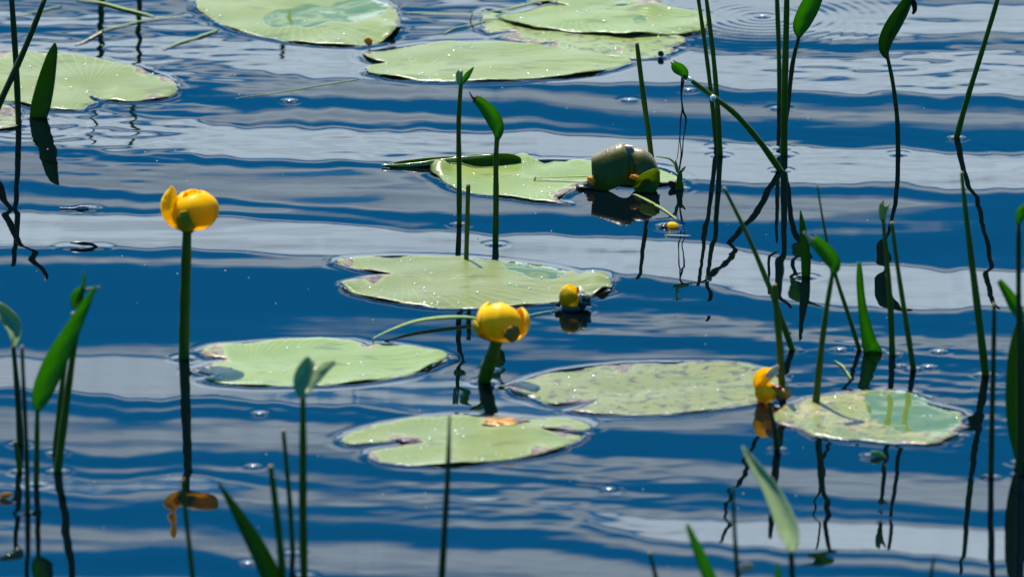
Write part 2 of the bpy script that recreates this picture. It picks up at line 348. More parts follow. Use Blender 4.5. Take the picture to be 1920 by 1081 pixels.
# slow sideways wander so that crests are not ruled lines
wob = np.zeros_like(X)
for k in range(14):
    kx = 14*1.23**k; wob += 5.0/(1+0.42*k)*np.sin(X*kx+Y*rng.uniform(-14,14)+rng.uniform(0,6.3)+1.5*np.sin(X*rng.uniform(2,9)+Y*rng.uniform(-9,9)))*np.clip(0.5+np.sin(X*rng.uniform(3,8)+Y*rng.uniform(-8,8)+k),0,1)
def row(arr): a = np.array(arr, float); return a[ci]*(1-cf)+a[ci+1]*cf
E = np.full(X.shape, np.nan); prevY = row(ROWS[0][0]); prevL = row(ROWS[0][1]); PYw = PY+wob
E[:] = lev2E(prevL)
for yy_, ll_ in ROWS[1:]:
    cy = row(yy_); cl = row(ll_); cy = np.maximum(cy, prevY+2)
    mk = (PYw >= prevY) & (PYw < cy); f = np.clip((PYw-prevY)/(cy-prevY), 0, 1); f = f*f*(3-2*f)
    E = np.where(mk, lev2E(prevL*(1-f)+cl*f), E); prevY, prevL = cy, cl
theta = np.degrees(np.arctan2(CAM.z, dy_))
slope = np.radians((E-theta)/2)
inside = (np.clip((Y-y_in[0])/0.12,0,1)*np.clip((y_in[-1]-Y)/0.12,0,1))*np.clip((2.0-np.abs(X))/1.0,0,1)
gen = 0.016*np.sin(Y*27+1.2*np.sin(X*3.1)+X*1.2)+0.010*np.sin(Y*46+1.5*np.sin(X*2.2+1)-X*1.5)+0.008*np.sin(Y*71+2*np.sin(X*4.0+2))
damp = np.clip((6.0-np.hypot(X, Y))/3.0, 0, 1)
slope = slope*inside + gen*(1-inside)*damp
# soften along depth so that crests stay round
def smooth_y(a, n):
    k = np.hanning(n+2)[1:-1]; k /= k.sum(); p_ = np.pad(a, ((n//2, n//2), (0,0)), 'edge')
    return sum(k[i]*p_[i:i+a.shape[0]] for i in range(n))
slope = smooth_y(slope, 5)
dY = np.gradient(ys)[:, None]
H = np.cumsum(slope*dY, axis=0)
# no drift: take the slow trend out
iy = np.arange(len(ys)); trend_pts = np.linspace(0, len(ys)-1, 9).astype(int)
fi = np.where((ys > -1.2) & (ys < 1.3))[0]
A = np.stack([np.ones(len(fi)), ys[fi], ys[fi]**2], 1)
coef, *_ = np.linalg.lstsq(A, H[fi], rcond=None)
tr = coef[0][None]+coef[1][None]*np.clip(ys,-1.3,1.4)[:,None]+coef[2][None]*np.clip(ys,-1.3,1.4)[:,None]**2
H = H-tr
far = np.clip((np.abs(Y)-1.3)/0.8, 0, 1); Hg = 0.00055*np.sin(Y*27+1.2*np.sin(X*3.1)+X*1.2)+0.00025*np.sin(Y*46-X*1.5)
H = H*(1-far)+Hg*far*damp
farx = np.clip((np.abs(X)-1.2)/1.0, 0, 1); H = H*(1-farx)+Hg*farx*damp
# small capillary wrinkles
W_ = np.zeros_like(X)
for k in range(16):
    lam = rng.uniform(0.03, 0.11); an = rng.normal(0, 0.38); kk = 2*math.pi/lam
    W_ += (lam*0.00021)*np.sin(kk*(Y*math.cos(an)+X*math.sin(an)*0.55)+rng.uniform(0,6.3)+1.2*np.sin(X*rng.uniform(3,14)+Y*rng.uniform(-5,5)))
fine_zone = np.clip((0.75-np.abs(X))/0.15,0,1)*np.clip((1.3-np.abs(Y-0.06))/0.1,0,1)
patch = 0.45+0.55*np.sin(X*5+1.0)*np.sin(Y*4.3+2)+0.3*np.sin(X*11-Y*9)
H = H + W_*fine_zone*np.clip(patch, 0.1, 1.2)
W2 = np.zeros_like(X)                                        # choppy little places where gusts and insects stir the surface
for k in range(22):
    lam = rng.uniform(0.016, 0.05); an = rng.normal(0, 0.55); kk = 2*math.pi/lam
    W2 += (lam*0.0010)*np.sin(kk*(Y*math.cos(an)+X*math.sin(an)*0.6)+rng.uniform(0,6.3)+1.6*np.sin(X*rng.uniform(10,40)+Y*rng.uniform(-20,20)))
gm = np.zeros_like(X)
for qx, qy, rx, ry, am in ((200,80,.12,.10,1.0),(215,235,.07,.09,1.0),(400,110,.10,.06,.4),(1690,110,.16,.08,.55),(1750,740,.12,.12,.5),(1020,915,.14,.10,.45),(820,20,.06,.08,.7),(1500,280,.12,.06,.25),(720,280,.1,.05,.3),(1130,610,.1,.05,.3),(1560,690,.08,.08,.4)):
    g_ = G(qx, qy); gm += am*np.exp(-((X-g_.x)/rx)**2-((Y-g_.y)/(ry*1.6))**2)
H = H + W2*gm*fine_zone
i0, i1 = np.searchsorted(xs, -0.56), np.searchsorted(xs, 0.56); j0, j1 = np.searchsorted(ys, y_in[0]), np.searchsorted(ys, y_in[-1])
H0 = H.copy()
def hz(x, y):
    i = int(np.clip(np.searchsorted(xs, x), 1, len(xs)-1)); j = int(np.clip(np.searchsorted(ys, y), 1, len(ys)-1)); return float(H0[j, i])
def window(x, y, r):
    a = np.searchsorted(xs, x-r); b_ = np.searchsorted(xs, x+r); c = np.searchsorted(ys, y-r); d = np.searchsorted(ys, y+r)
    return slice(c, d), slice(a, b_)
def ring(x, y, r0, amp=0.0006, wave=0.012, reach=0.02):      # meniscus and its little ring
    w = window(x, y, r0+reach*2.2); r = np.hypot(X[w]-x, Y[w]-y); q = np.maximum(r-r0, 0)
    H[w] += amp*0.9*np.exp(-q/0.0028) - amp*0.22*np.exp(-((q-0.008)/0.003)**2)
def ripples(x, y, rmax, lam, amp):
    w = window(x, y, rmax); r = np.hypot(X[w]-x, Y[w]-y)
    H[w] += amp*np.cos(2*math.pi*r/lam)*np.clip(0.75-0.6*(Y[w]-y)/(r+1e-6)+0.3*np.sin(3*np.arctan2(Y[w]-y,X[w]-x)+1),0.15,1.3)*np.clip(1-r/rmax, 0, 1)**1.0*np.clip(r/0.02, 0.2, 1)

# ------------------------------------------------------------------ lily pads
PAD_EDGE = []
def resample(pts, n):
    P_ = np.array([tuple(p)[:2] for p in pts]); N = len(P_); o = []
    for i in range(N):                                        # closed centripetal-ish Catmull-Rom
        p0, p1, p2, p3 = P_[i-1], P_[i], P_[(i+1)%N], P_[(i+2)%N]
        m = max(2, int(np.linalg.norm((p2-p1))/0.004))
        ten = 0.38
        for t in np.linspace(0, 1, m, endpoint=False):
            h1 = 2*t**3-3*t**2+1; h2 = -2*t**3+3*t**2; h3 = t**3-2*t**2+t; h4 = t**3-t**2
            o.append(h1*p1+h2*p2+h3*ten*(p2-p0)+h4*ten*(p3-p1))
    return np.array(o)
def inpoly(poly, pts):
    x, y = pts[:,0], pts[:,1]; r = np.zeros(len(pts), bool); x1, y1_ = poly[:,0], poly[:,1]; x2, y2_ = np.roll(x1,-1), np.roll(y1_,-1)
    for a, b_, c, d in zip(x1, y1_, x2, y2_):
        cnd = ((b_ > y) != (d > y)) & (x < (c-a)*(y-b_)/((d-b_) if d != b_ else 1e-12)+a); r ^= cnd
    return r
def distpoly(poly, pts):
    a = poly; b_ = np.roll(poly,-1,0); best = np.full(len(pts), 1e9); bi = np.zeros(len(pts), int)
    for k in range(len(a)):
        ab = b_[k]-a[k]; L = (ab**2).sum()+1e-12; t = np.clip(((pts-a[k])@ab)/L, 0, 1); d = np.hypot(*(pts-(a[k]+t[:,None]*ab)).T)
        u = d < best; best[u] = d[u]; bi[u] = k
    return best, bi
def pad(outline, center, label, material='pad', z=0.0006, decay=(), lift=(), ragged=0.0006, axis=None, folds=(), seed=0, name='lily_pad', drops=110, dropsz=0.0016, wets=()):
    r_ = np.random.default_rng(seed+100)
    pts = [G(*p) for p in outline]; poly = resample(pts, 0); n = len(poly)
    k = np.arange(n); jit = sum(np.sin(k*f+r_.uniform(0,6))*a for f, a in ((0.35,1.0),(0.9,0.8),(1.9,0.7)))*ragged
    nrm = np.roll(poly,-1,0)-np.roll(poly,1,0); nrm = np.stack([nrm[:,1],-nrm[:,0]],1); nrm /= (np.linalg.norm(nrm,axis=1)[:,None]+1e-9)
    poly = poly+nrm*jit[:,None]
    step = 0.006; bx0, by0 = poly.min(0); bx1, by1 = poly.max(0)
    gx, gy = np.meshgrid(np.arange(bx0, bx1, step), np.arange(by0, by1, step)); gp = np.stack([gx.ravel(), gy.ravel()],1)+r_.normal(0,step*0.12,(gx.size,2))
    gp = gp[inpoly(poly, gp)]; d, _ = distpoly(poly, gp); gp = gp[d > step*0.45]
    allp = [Vector(p) for p in poly]+[Vector(p) for p in gp]
    vo, _, fo, *_r = delaunay_2d_cdt(allp, [], [list(range(n))], 1, 1e-7)
    vo = np.array([tuple(v) for v in vo]); d, bi = distpoly(poly, vo)
    c = np.array(G(*center)[:2]); ax = np.array(G(*axis)[:2])-c if axis else np.array([1.0, 0.0]); ax = ax/np.linalg.norm(ax)
    rel = vo-c; ang = np.arctan2(rel@np.array([-ax[1],ax[0]]), rel@ax); rr = np.hypot(*rel.T)
    zz = np.array([hz(x, y) for x, y in vo])
    s = r_.uniform(0, 9, 6)
    und = 0.0007*np.sin(vo[:,0]*60+s[0]+vo[:,1]*20)+0.0006*np.sin(vo[:,1]*75+s[1]-vo[:,0]*33)+0.0004*np.sin(vo[:,0]*140+s[2])
    edge = np.exp(-d/0.006); eu = np.sin(bi*0.11+s[3])+0.8*np.sin(bi*0.27+s[4])+0.5*np.sin(bi*0.61+s[5])
    zz = zz+z+und*1.0+edge*(0.0003+0.0006*eu)
    across = np.abs(rel@np.array([-ax[1],ax[0]])); ahead = rel@ax > 0
    zz -= 0.0007*np.exp(-(across/0.003)**2)*ahead
    for (fx, fy, rad, hh) in lift:
        g = np.array(G(fx, fy)[:2]); rad *= MPP; q = np.hypot(vo[:,0]-g[0], (vo[:,1]-g[1])*0.55); zz += hh*np.exp(-(q/rad)**2)
    age = np.exp(-d/0.004)*0.55
    for (fx, fy, rad) in decay:
        g = np.array(G(fx, fy)[:2]); q = np.hypot(vo[:,0]-g[0], (vo[:,1]-g[1])*0.4); age += 0.9*np.exp(-(q/(rad*MPP))**2)
    wet = np.zeros(len(vo))
    for (fx, fy, rad) in wets:
        g = np.array(G(fx, fy)[:2]); q = np.hypot(vo[:,0]-g[0], (vo[:,1]-g[1])*0.45); wet += np.exp(-(q/(rad*MPP))**2)
    wet = np.clip(wet, 0, 1); zz = zz*(1-wet)+(np.array([hz(x, y) for x, y in vo])+z+0.0002)*wet
    mid = np.where(ahead, across/0.05, 1.0)
    pol = [(float(a), float(b_), float(m_)) for a, b_, m_ in zip(rr*10, ang, mid)]
    cz = hz(*c)
    root = empty(name, (c[0], c[1], cz), label, 'lily pad', 'yellow water lily pads afloat on the pond')
    ff = []
    for f in fo:
        f = list(f); a, b_, c_ = (vo[i] for i in f[:3])
        if (b_[0]-a[0])*(c_[1]-a[1])-(b_[1]-a[1])*(c_[0]-a[0]) < 0: f.reverse()
        ff.append(f)
    o = mesh_obj('leaf_blade', [(x, y, q) for (x, y), q in zip(vo, zz)], ff, M[material], root, {'age': np.clip(age,0,1.4), 'pol': pol, 'wet': wet})
    md = o.modifiers.new('thickness', 'SOLIDIFY'); md.thickness = 0.0008; md.offset = -1
    PAD_EDGE.append(poly)
    # water drops standing on the leaf
    bv, bf = [], []; cand = np.where(d > 0.001)[0]; wgt = 1+9*np.exp(-d[cand]/0.006)*(vo[cand,1] < c[1]); wgt /= wgt.sum()
    for i in r_.choice(cand, min(int(drops*0.6), len(cand)), replace=False, p=wgt):
        rad = dropsz*(0.25+0.75*r_.random()**1.8)*(1.35 if r_.random() < 0.06 else 1)
        jx, jy = r_.normal(0, 0.002, 2)*0.5; add_dome(bv, bf, (vo[i,0]+jx, vo[i,1]+jy, zz[i]), rad)
    mesh_obj('water_drops', bv, bf, M['drop'], root)['kind'] = 'stuff'
    return root
def add_dome(bv, bf, c, r, rings=4, seg=9, squash=0.75):
    b0 = len(bv)
    for i in range(rings):
        ph = math.pi/2*i/rings
        for j in range(seg):
            a = 2*math.pi*j/seg; bv.append((c[0]+r*math.cos(ph)*math.cos(a), c[1]+r*math.cos(ph)*math.sin(a), c[2]-0.0002+r*squash*math.sin(ph)))
    bv.append((c[0], c[1], c[2]-0.0002+r*squash)); top = len(bv)-1
    for i in range(rings-1):
        for j in range(seg):
            j2 = (j+1)%seg; bf.append((b0+i*seg+j, b0+i*seg+j2, b0+(i+1)*seg+j2, b0+(i+1)*seg+j))
    for j in range(seg): bf.append((b0+(rings-1)*seg+j, b0+(rings-1)*seg+(j+1)%seg, top))

pad([(367,5),(372,18),(390,32),(420,47),(460,60),(510,70),(560,77),(620,82),(680,82),(715,77),(740,65),(750,48),(750,34),(740,20),(722,8),(690,-4),(640,-14),(560,-22),(480,-22),(410,-14),(375,-5)],
    (560,20), 'round lily pad cut by the top edge, with a shiny buckled right rim', decay=[(748,45,14),(688,80,8)], wets=[(520,36,30),(580,30,40),(660,22,40),(700,14,30)], lift=[(700,45,40,0.007),(735,62,22,0.006),(720,35,18,-0.004)], seed=1)
pad([(912,16),(905,30),(903,42),(907,53),(918,62),(935,60),(950,58),(968,60),(952,65),(938,71),(960,76),(985,78),(1003,83),(1040,79),(1030,87),(1050,93),(1090,100),(1135,107),(1182,111),(1230,109),(1264,97),(1272,92),(1262,88),(1283,82),(1277,72),(1200,60),(1100,50),(1000,40),(945,24)],
    (1060,65), 'ragged lily pad pinched between two others at top right', 'pad_worn', z=0.0003, decay=[(960,62,22),(1000,82,22),(1035,85,14),(1270,95,14),(1160,93,10)], seed=2)
pad([(932,34),(960,45),(1000,55),(1050,62),(1090,66),(1150,70),(1220,71),(1262,70),(1300,66),(1322,61),(1326,45),(1318,33),(1305,28),(1270,24),(1240,18),(1190,18),(1140,19),(1185,13),(1236,8),(1215,-8),(1150,-20),(1090,-22),(1030,-12),(1005,2),(1022,8),(1065,15),(1020,13),(980,20),(952,29)],
    (1080,20), 'lily pad with a dark raised front rim overlapping the ragged pad at top right', z=0.0030, decay=[(1215,12,26),(1235,10,10),(1010,8,14)], wets=[(1200,46,14),(1165,12,14)], lift=[(1215,24,34,0.006)], seed=3, axis=(1300,40))
pad([(683,100),(700,92),(740,88),(800,83),(880,81),(950,83),(1010,89),(1060,95),(1110,98),(1150,103),(1176,111),(1182,118),(1162,128),(1120,140),(1050,150),(980,155),(900,157),(830,156),(770,152),(720,145),(692,137),(688,130),(700,124),(722,118),(708,116),(690,110)],
    (740,118), 'long oval lily pad with pale midrib, in front of the ragged top pad', decay=[(690,97,10),(1140,92,12),(775,113,9)], seed=4, axis=(1100,120), z=0.0013, drops=130)
pad([(-70,130),(-45,108),(0,98),(60,98),(130,103),(190,113),(235,122),(280,135),(313,148),(328,158),(331,170),(322,180),(300,186),(272,189),(235,190),(195,186),(172,180),(185,190),(166,196),(150,205),(120,206),(70,200),(30,192),(0,185),(-45,168)],
    (165,168), 'wide lily pad at the left edge behind the broad upright blade', decay=[(270,133,22),(0,104,20),(290,186,18),(310,150,14)], lift=[(190,176,16,-0.002),(215,182,18,0.001)], seed=5)
pad([(0,195),(22,199),(38,212),(41,226),(34,240),(10,245),(-40,242),(-50,205)], (0,222), 'small lily pad fragment at the left edge, at the foot of the leftmost rush', 'pad_worn', decay=[(10,212,16)], seed=6, drops=8)
pad([(808,322),(815,315),(840,312),(870,309),(930,306),(980,300),(1000,304),(1060,303),(1085,306),(1110,304),(1180,308),(1240,318),(1272,331),(1280,341),(1262,347),(1220,350),(1160,350),(1118,346),(1092,352),(1066,362),(1046,376),(1062,382),(1010,379),(950,371),(890,363),(860,357),(835,345),(825,334),(812,330)],
    (1000,335), 'lily pad with a wavy back rim lying beside the curled brown leaf', decay=[(1060,370,26),(1090,352,24),(1270,345,14)], lift=[(825,322,16,0.013),(860,315,20,0.003),(985,302,26,0.005),(1020,306,16,-0.002),(1083,304,14,0.004)], seed=7, axis=(1200,335))
pad([(632,497),(645,490),(700,486),(760,484),(870,486),(950,492),(1010,500),(1050,508),(1078,516),(1090,521),(1100,515),(1120,515),(1138,526),(1149,540),(1140,548),(1110,556),(1080,562),(1040,568),(960,574),(900,577),(830,577),(760,570),(700,561),(660,551),(641,539),(655,531),(690,524),(735,518),(700,514),(665,508),(640,502)],
    (760,519), 'large central lily pad pierced by a short cut rush', decay=[(700,527,22),(655,497,10)], wets=[(1000,506,28),(1040,512,24),(960,500,16)], lift=[(1115,532,26,0.006),(1085,512,14,0.003),(650,540,16,0.004),(1130,550,14,0.004)], seed=8, axis=(1080,535), drops=130)
pad([(378,654),(400,645),(450,641),(520,637),(600,636),(660,637),(683,643),(691,649),(704,643),(740,644),(790,652),(828,663),(838,668),(826,678),(790,692),(740,705),(690,714),(620,720),(540,723),(470,722),(410,718),(384,711),(395,704),(372,697),(362,690),(385,684),(400,676),(425,671),(400,666),(385,662)],
    (470,682), 'lily pad just right of the tall flower stalk', decay=[(405,662,22),(395,672,16),(688,648,9),(378,692,16)], lift=[(820,666,22,0.004),(640,637,60,0.002),(810,688,18,0.003)], seed=9, axis=(760,670), drops=120)
pad([(960,722),(985,708),(1030,695),(1090,686),(1160,681),(1240,679),(1310,680),(1380,683),(1420,690),(1448,698),(1468,712),(1463,735),(1435,750),(1380,760),(1330,767),(1260,774),(1180,776),(1110,774),(1072,769),(1085,764),(1100,757),(1120,748),(1085,752),(1045,758),(1018,752),(1000,743),(975,739),(962,731)],
    (1150,735), 'large lily pad speckled with bubbles, its right end under the withered flower', 'pad_worn', decay=[(1080,753,22),(1170,684,22),(970,728,12)], lift=[(1445,715,26,-0.002)], seed=10, axis=(1400,710), drops=130)
pad([(640,823),(665,812),(710,798),(770,787),(850,780),(930,779),(960,781),(1000,786),(1020,787),(1050,785),(1085,787),(1104,798),(1106,804),(1070,806),(1012,807),(1045,812),(1096,813),(1085,825),(1040,845),(980,858),(900,868),(830,873),(760,872),(710,865),(690,855),(693,848),(715,841),(755,836),(795,830),(770,827),(740,828),(700,832),(665,835),(645,830)],
    (800,829), 'frontmost lily pad, orange rotten patch on its back rim, split right end', decay=[(745,826,22),(775,828,12),(925,790,26),(960,785,20),(1010,845,22),(1060,808,20),(700,860,14)], seed=11, axis=(1020,812), drops=130)
pad([(1448,776),(1465,764),(1482,757),(1510,751),(1530,745),(1560,738),(1580,738),(1600,733),(1630,734),(1660,731),(1690,733),(1720,738),(1742,746),(1738,755),(1770,765),(1798,768),(1812,778),(1810,792),(1806,800),(1785,806),(1795,814),(1770,826),(1740,832),(1700,827),(1670,828),(1640,824),(1590,821),(1560,817),(1530,815),(1508,806),(1490,800),(1470,795),(1452,790)],
    (1600,780), 'yellowing blotched lily pad on the right with a nibbled edge', 'pad_old', decay=[(1745,752,22),(1800,805,20),(1475,795,16),(1600,790,20),(1700,826,14)], wets=[(1660,768,34),(1710,778,44),(1760,785,34),(1700,745,22),(1640,745,16)], seed=12, axis=(1780,790), ragged=0.0014, z=0.0002)

# ------------------------------------------------------------------ stems and leaves
def tube(pts, radii, seg=10, cap=True, flat=1.0):
    verts, faces = [], []; n = len(pts); prev = None
    for i in range(n):
        a = pts[max(0, i-1)]; c = pts[min(n-1, i+1)]; tdir = (c-a).normalized()
        ref = Vector((0,1,0)) if abs(tdir.y) < 0.9 else Vector((0,0,1)); s = tdir.cross(ref).normalized(); u = s.cross(tdir)
        for j in range(seg):
            an = 2*math.pi*j/seg; verts.append(pts[i]+s*math.cos(an)*radii[i]+u*math.sin(an)*radii[i]*flat)
    for i in range(n-1):
        for j in range(seg):
            j2 = (j+1)%seg; faces.append((i*seg+j, i*seg+j2, (i+1)*seg+j2, (i+1)*seg+j))
    if cap: faces.append(tuple(range(seg-1,-1,-1))); faces.append(tuple(range((n-1)*seg, n*seg)))
    return verts, faces
def densify(pts, k=5):
    out_ = []
    P_ = [pts[0]]+list(pts)+[pts[-1]]
    for i in range(1, len(P_)-2):
        p0, p1, p2, p3 = (np.array(q, float) for q in P_[i-1:i+3])
        for t in np.linspace(0, 1, k, endpoint=False):
            out_.append(0.5*((2*p1)+(-p0+p2)*t+(2*p0-5*p1+4*p2-p3)*t*t+(-p0+3*p1-3*p2+p3)*t**3))
    out_.append(np.array(pts[-1], float)); return out_
def world_line(pix, lean=0.0, yb=None):
    """pix: (px, py, ...) base first, base on the water; lean = metres per metre of height towards the camera"""
    base = G(pix[0][0], pix[0][1]) if yb is None else None
    yb = base.y if yb is None else yb; o = []
    for q in pix:
        p = V(q[0], q[1], yb)
        if lean:
            for _ in range(3): p = V(q[0], q[1], yb-lean*max(p.z, 0))
        o.append(p)
    return o
def stem_mesh(name, pix, material, parent=None, lean=0.0, yb=None, ring_amp=0.0005, brown_tip=0.9, sink=True, ringed=True):
    dp = densify(pix, 6); pts = world_line(dp, lean, yb); rad = [max(q[2], 1.0)*MPP*0.5 for q in dp]
    jj = random.random()*9
    rad = [r*(1+0.05*math.sin(i*1.3+jj)) for i, r in enumerate(rad)]
    if sink:
        d0 = (pts[0]-pts[1]).normalized(); d0.z = min(d0.z, -0.5)
        b0 = pts[0].copy()
        pts = [pts[0]+d0*0.04]+pts; rad = [rad[0]]+rad
        if ringed: ring(b0.x, b0.y, rad[0], ring_amp)
    L = len(pts); age = []
    vv, ff = tube(pts, rad)
    for i in range(L):
        a = brown_tip*max(0, 1-(L-1-i)/1.5) if brown_tip else 0
        age += [a]*10
    return mesh_obj(name, vv, ff, M[material], parent, {'age': age})
def leaf_mesh(name, secs, material, parent=None, yb=None, lean=0.0, cup=0.6, thick=0.0005, torn=0.0, tilt=0.0, seed=0, sink=False, agetip=0.0, nrow=5, back=0.0, green=0.0):
    """secs: (px, py, half width px) along the midrib; cup folds the halves towards (+) or away from (-) the camera"""
    rr = random.Random(seed); dp = densify([(*s[:2], s[2]) for s in secs], nrow); C = world_line(dp, lean, yb); n = len(dp); na = 9
    if back:
        z0 = C[0].z; y0_ = C[0].y
        for i, q in enumerate(dp):
            p = C[i]
            for _ in range(6): p = V(q[0], q[1], y0_+back*max(p.z-z0, 0))
            C[i] = p
    verts, faces, age = [], [], []
    acr = []
    for i, q in enumerate(dp):
        a = C[max(0,i-1)]; c = C[min(n-1,i+1)]; td = (c-a).normalized(); side = td.cross(Vector((0,1,0))).normalized()
        nn = side.cross(td).normalized(); hw = max(q[2], 0.25)*MPP
        for j in range(na):
            u = -1+2*j/(na-1); dep = cup*hw*(u*u*0.75+abs(u)*0.25-0.5)
            p = C[i]+side*(u*hw)-Vector((0,1,0))*dep + Vector((0,1,0))*(tilt*u*hw)
            if torn and i == n-1: p = p+td*hw*torn*(rr.uniform(-0.6,0.9)+0.5*math.sin(u*5+seed))
            p = p + Vector((0,1,0))*0.0003*math.sin(i*0.9+j)
            acr.append(u); verts.append(p); age.append(max(0.0, (agetip or (0.8 if torn else 0))*(1-(n-1-i)/1.2)))
    for i in range(n-1):
        for j in range(na-1): faces.append((i*na+j, i*na+j+1, (i+1)*na+j+1, (i+1)*na+j))
    return mesh_obj(name, verts, faces, M[material], parent, {'age': age, 'across': acr, 'green': [green]*len(age)}, solid=thick)
GR = 'rushes and arrow-shaped shoots standing in the pond'
def rush(pix, label, material='stem', **k):                        # a bare stem: one mesh
    o = stem_mesh('rush_stem', pix, material, **k); return tag(o, label, 'rush', GR)
def shoot(stem, leaves, label, smat='stem', lmat='leaf', lean=0.0, **k):
    b0 = G(stem[0][0], stem[0][1]); root = empty('leafy_shoot', b0, label, 'water plant', 'leafy shoots standing in the pond')
    stem_mesh('stem', stem, smat, root, lean=lean, brown_tip=0, **k)
    for i, lf in enumerate(leaves):
        secs, opt = lf if isinstance(lf, tuple) else (lf, {})
        opt = dict(opt); mt = opt.pop('mat', lmat); leaf_mesh('leaf', secs, mt, root, yb=b0.y, lean=lean, seed=len(label)+i, **opt)
    return root
def blade(secs, label, material='leaf_dark', lean=0.0, **k):
    b0 = G(secs[0][0], secs[0][1]); q = list(secs)
    q = [(secs[0][0]+(secs[0][0]-secs[1][0])*0.6, secs[0][1]+40, secs[0][2])]+q
    o = leaf_mesh('upright_blade', q, material, yb=b0.y, lean=lean, seed=len(label), **k)
    ring(b0.x, b0.y, secs[0][2]*MPP*0.8, 0.0006); return tag(o, label, 'leaf', 'single blades rising from the water')

rush([(35,236,12),(30,120,12),(22,0,11),(17,-62,9)], 'leftmost rush, upright beside the small pad fragment and cut by the top edge', 'stem_dark')
rush([(-39,280,13),(0,192,13),(45,95,12),(84,-2,10)], 'rush leaning right across the wide pad at top left, crossing the leftmost rush', 'stem_dark', brown_tip=0)
blade([(72,220,17),(77,195,19),(86,155,17),(95,115,12),(101,92,7),(103,81,1.5)], 'broad dark blade with blunt tip before the wide pad at top left', cup=0.5)
shoot([(262,-58,11),(258,-200,10),(255,-300,9)], [([(255,-300,3),(250,-320,4),(246,-345,4),(240,-365,1)], {})], 'leafy shoot beyond the top edge, seen as a thin zigzag reflection')
rush([(191,-56,14),(186,-180,12),(176,-300,9),(168,-345,6)], 'rush beyond the top edge, seen only as a thick zigzag reflection at upper left')
rush([(541,-130,9),(538,-280,8),(535,-335,5)], 'rush beyond the top edge, seen only as a short hooked reflection below the top pad')
shoot([(861,420,10),(861,330,10),(860,230,9),(864,160,8)], [([(864,160,3),(861,148,6),(862,134,6)], {'torn':0.5,'mat':'leaf_shiny'}), ([(865,160,2),(873,146,5.5),(881,135,4),(888,126,.6)], {'mat':'leaf'})],
      'tall thin shoot with small split leaf before the long oval pad', 'stem')
rush([(874,490,9),(876,420,9),(878,345,8)], 'short cut rush that pierces the back rim of the central pad', ringed=False)
shoot([(929,457,12),(930,380,11),(930,300,10),(932,258,9)], [([(932,262,4),(934,246,10),(929,228,14),(919,211,14),(906,196,11),(893,185,8)], {'torn':0.5,'cup':0.9}), ([(893,186,5),(886,183,2),(880,172,.5)], {'mat':'dead'})],
      'tall shoot with one broad bright green leaf torn at the tip, just left of centre', 'stem')
rush([(1224,316,11),(1216,250,10),(1205,170,10),(1194,80,8)], 'upright rush rising behind the curled brown leaf, cut off square')
# the leaning stalk with its torn leaf
shoot([(1464,321,13),(1425,266,12),(1380,215,11),(1338,182,10),(1300,154,9),(1281,143,8)], [([(1286,147,4),(1281,135,10),(1270,126,11),(1262,119,6)], {'torn':0.9,'cup':0.8})], 'stalk leaning far left with a small torn leaf on its tip', lean=0.42)
def hanging():
    yb = G(1464,321).y-0.055; yb2 = G(1275,352).y
    vs, fs, ag = [], [], []
    for ln in ([(1279,146,5),(1277,175,3),(1279,205,3),(1276,225,3),(1275,260,2),(1277,290,2.5),(1272,330,3),(1276,352,3)],
               [(1283,148,3),(1278,180,2.5),(1281,208,4),(1286,222,4),(1284,245,2.5),(1281,262,2.5),(1279,290,2.5),(1275,312,2.5),(1272,350,2.5)],
               [(1277,225,1.5),(1272,280,1.5),(1269,300,1.5)]):
        dp = densify(ln, 5); pts = [V(q[0], q[1], yb+(yb2-yb)*np.clip((q[1]-146)/200,0,1)) for q in dp]
        v, f = tube(pts, [q[2]*MPP*0.5 for q in dp], 7); o = len(vs); vs += v; fs += [tuple(i+o for i in t_) for t_ in f]
    o = mesh_obj('dangling_tendril', vs, fs, M['dead'], None, {'age': [0]*len(vs)}); tag(o, 'thin dark brown tendrils dangling from the torn leaf of the leaning stalk', 'tendril')
    b0 = G(1275,354); root = empty('sprouting_stub', b0, 'brownish green plant stub with thin curling shoots at the foot of the dangling tendrils', 'plant stub')
    stem_mesh('stub', [(1275,356,17),(1274,342,13),(1275,326,9),(1276,318,4)], 'leaf_dark', root, brown_tip=1.0)
    stem_mesh('curling_shoot', [(1272,322,4),(1266,308,4),(1256,298,4),(1243,295,3),(1230,293,2)], 'leaf_pale', root, yb=b0.y, sink=False, brown_tip=1.0)
    leaf_mesh('leaf', [(1272,325,2),(1268,312,3),(1267,300,.5)], 'leaf_pale', root, yb=b0.y)
    leaf_mesh('leaf', [(1276,325,2),(1280,318,2.5),(1286,312,.5)], 'leaf_pale', root, yb=b0.y)
    leaf_mesh('dead_leaf', [(1270,352,3),(1262,347,7),(1256,342,4),(1254,340,1)], 'dead', root, yb=b0.y)
hanging()
rush([(1343,274,9),(1337,210,9),(1328,130,8),(1317,50,8),(1307,-18,7)], 'left one of two close rushes running up past the right end of the top pads')
rush([(1350,291,11),(1346,210,10),(1339,120,9),(1331,50,9),(1322,-20,7)], 'right one of two close rushes running up past the right end of the top pads')
rush([(1461,205,9),(1461,120,9),(1457,0,9),(1454,-92,7)], 'thin pale green rush at the back of the tall clump at upper right')
rush([(1470,290,14),(1471,180,13),(1474,60,12),(1476,-42,9)], 'thick front rush of the tall clump at upper right', 'stem')
shoot([(1466,276,10),(1477,200,9),(1486,120,9),(1498,68,7)], [([(1498,70,4),(1500,52,14),(1508,32,18),(1521,6,18),(1535,-18,12),(1548,-38,2)], {'cup':0.8})], 'shoot with a large glowing leaf leaning right out of the tall clump at upper right', 'stem_dark')
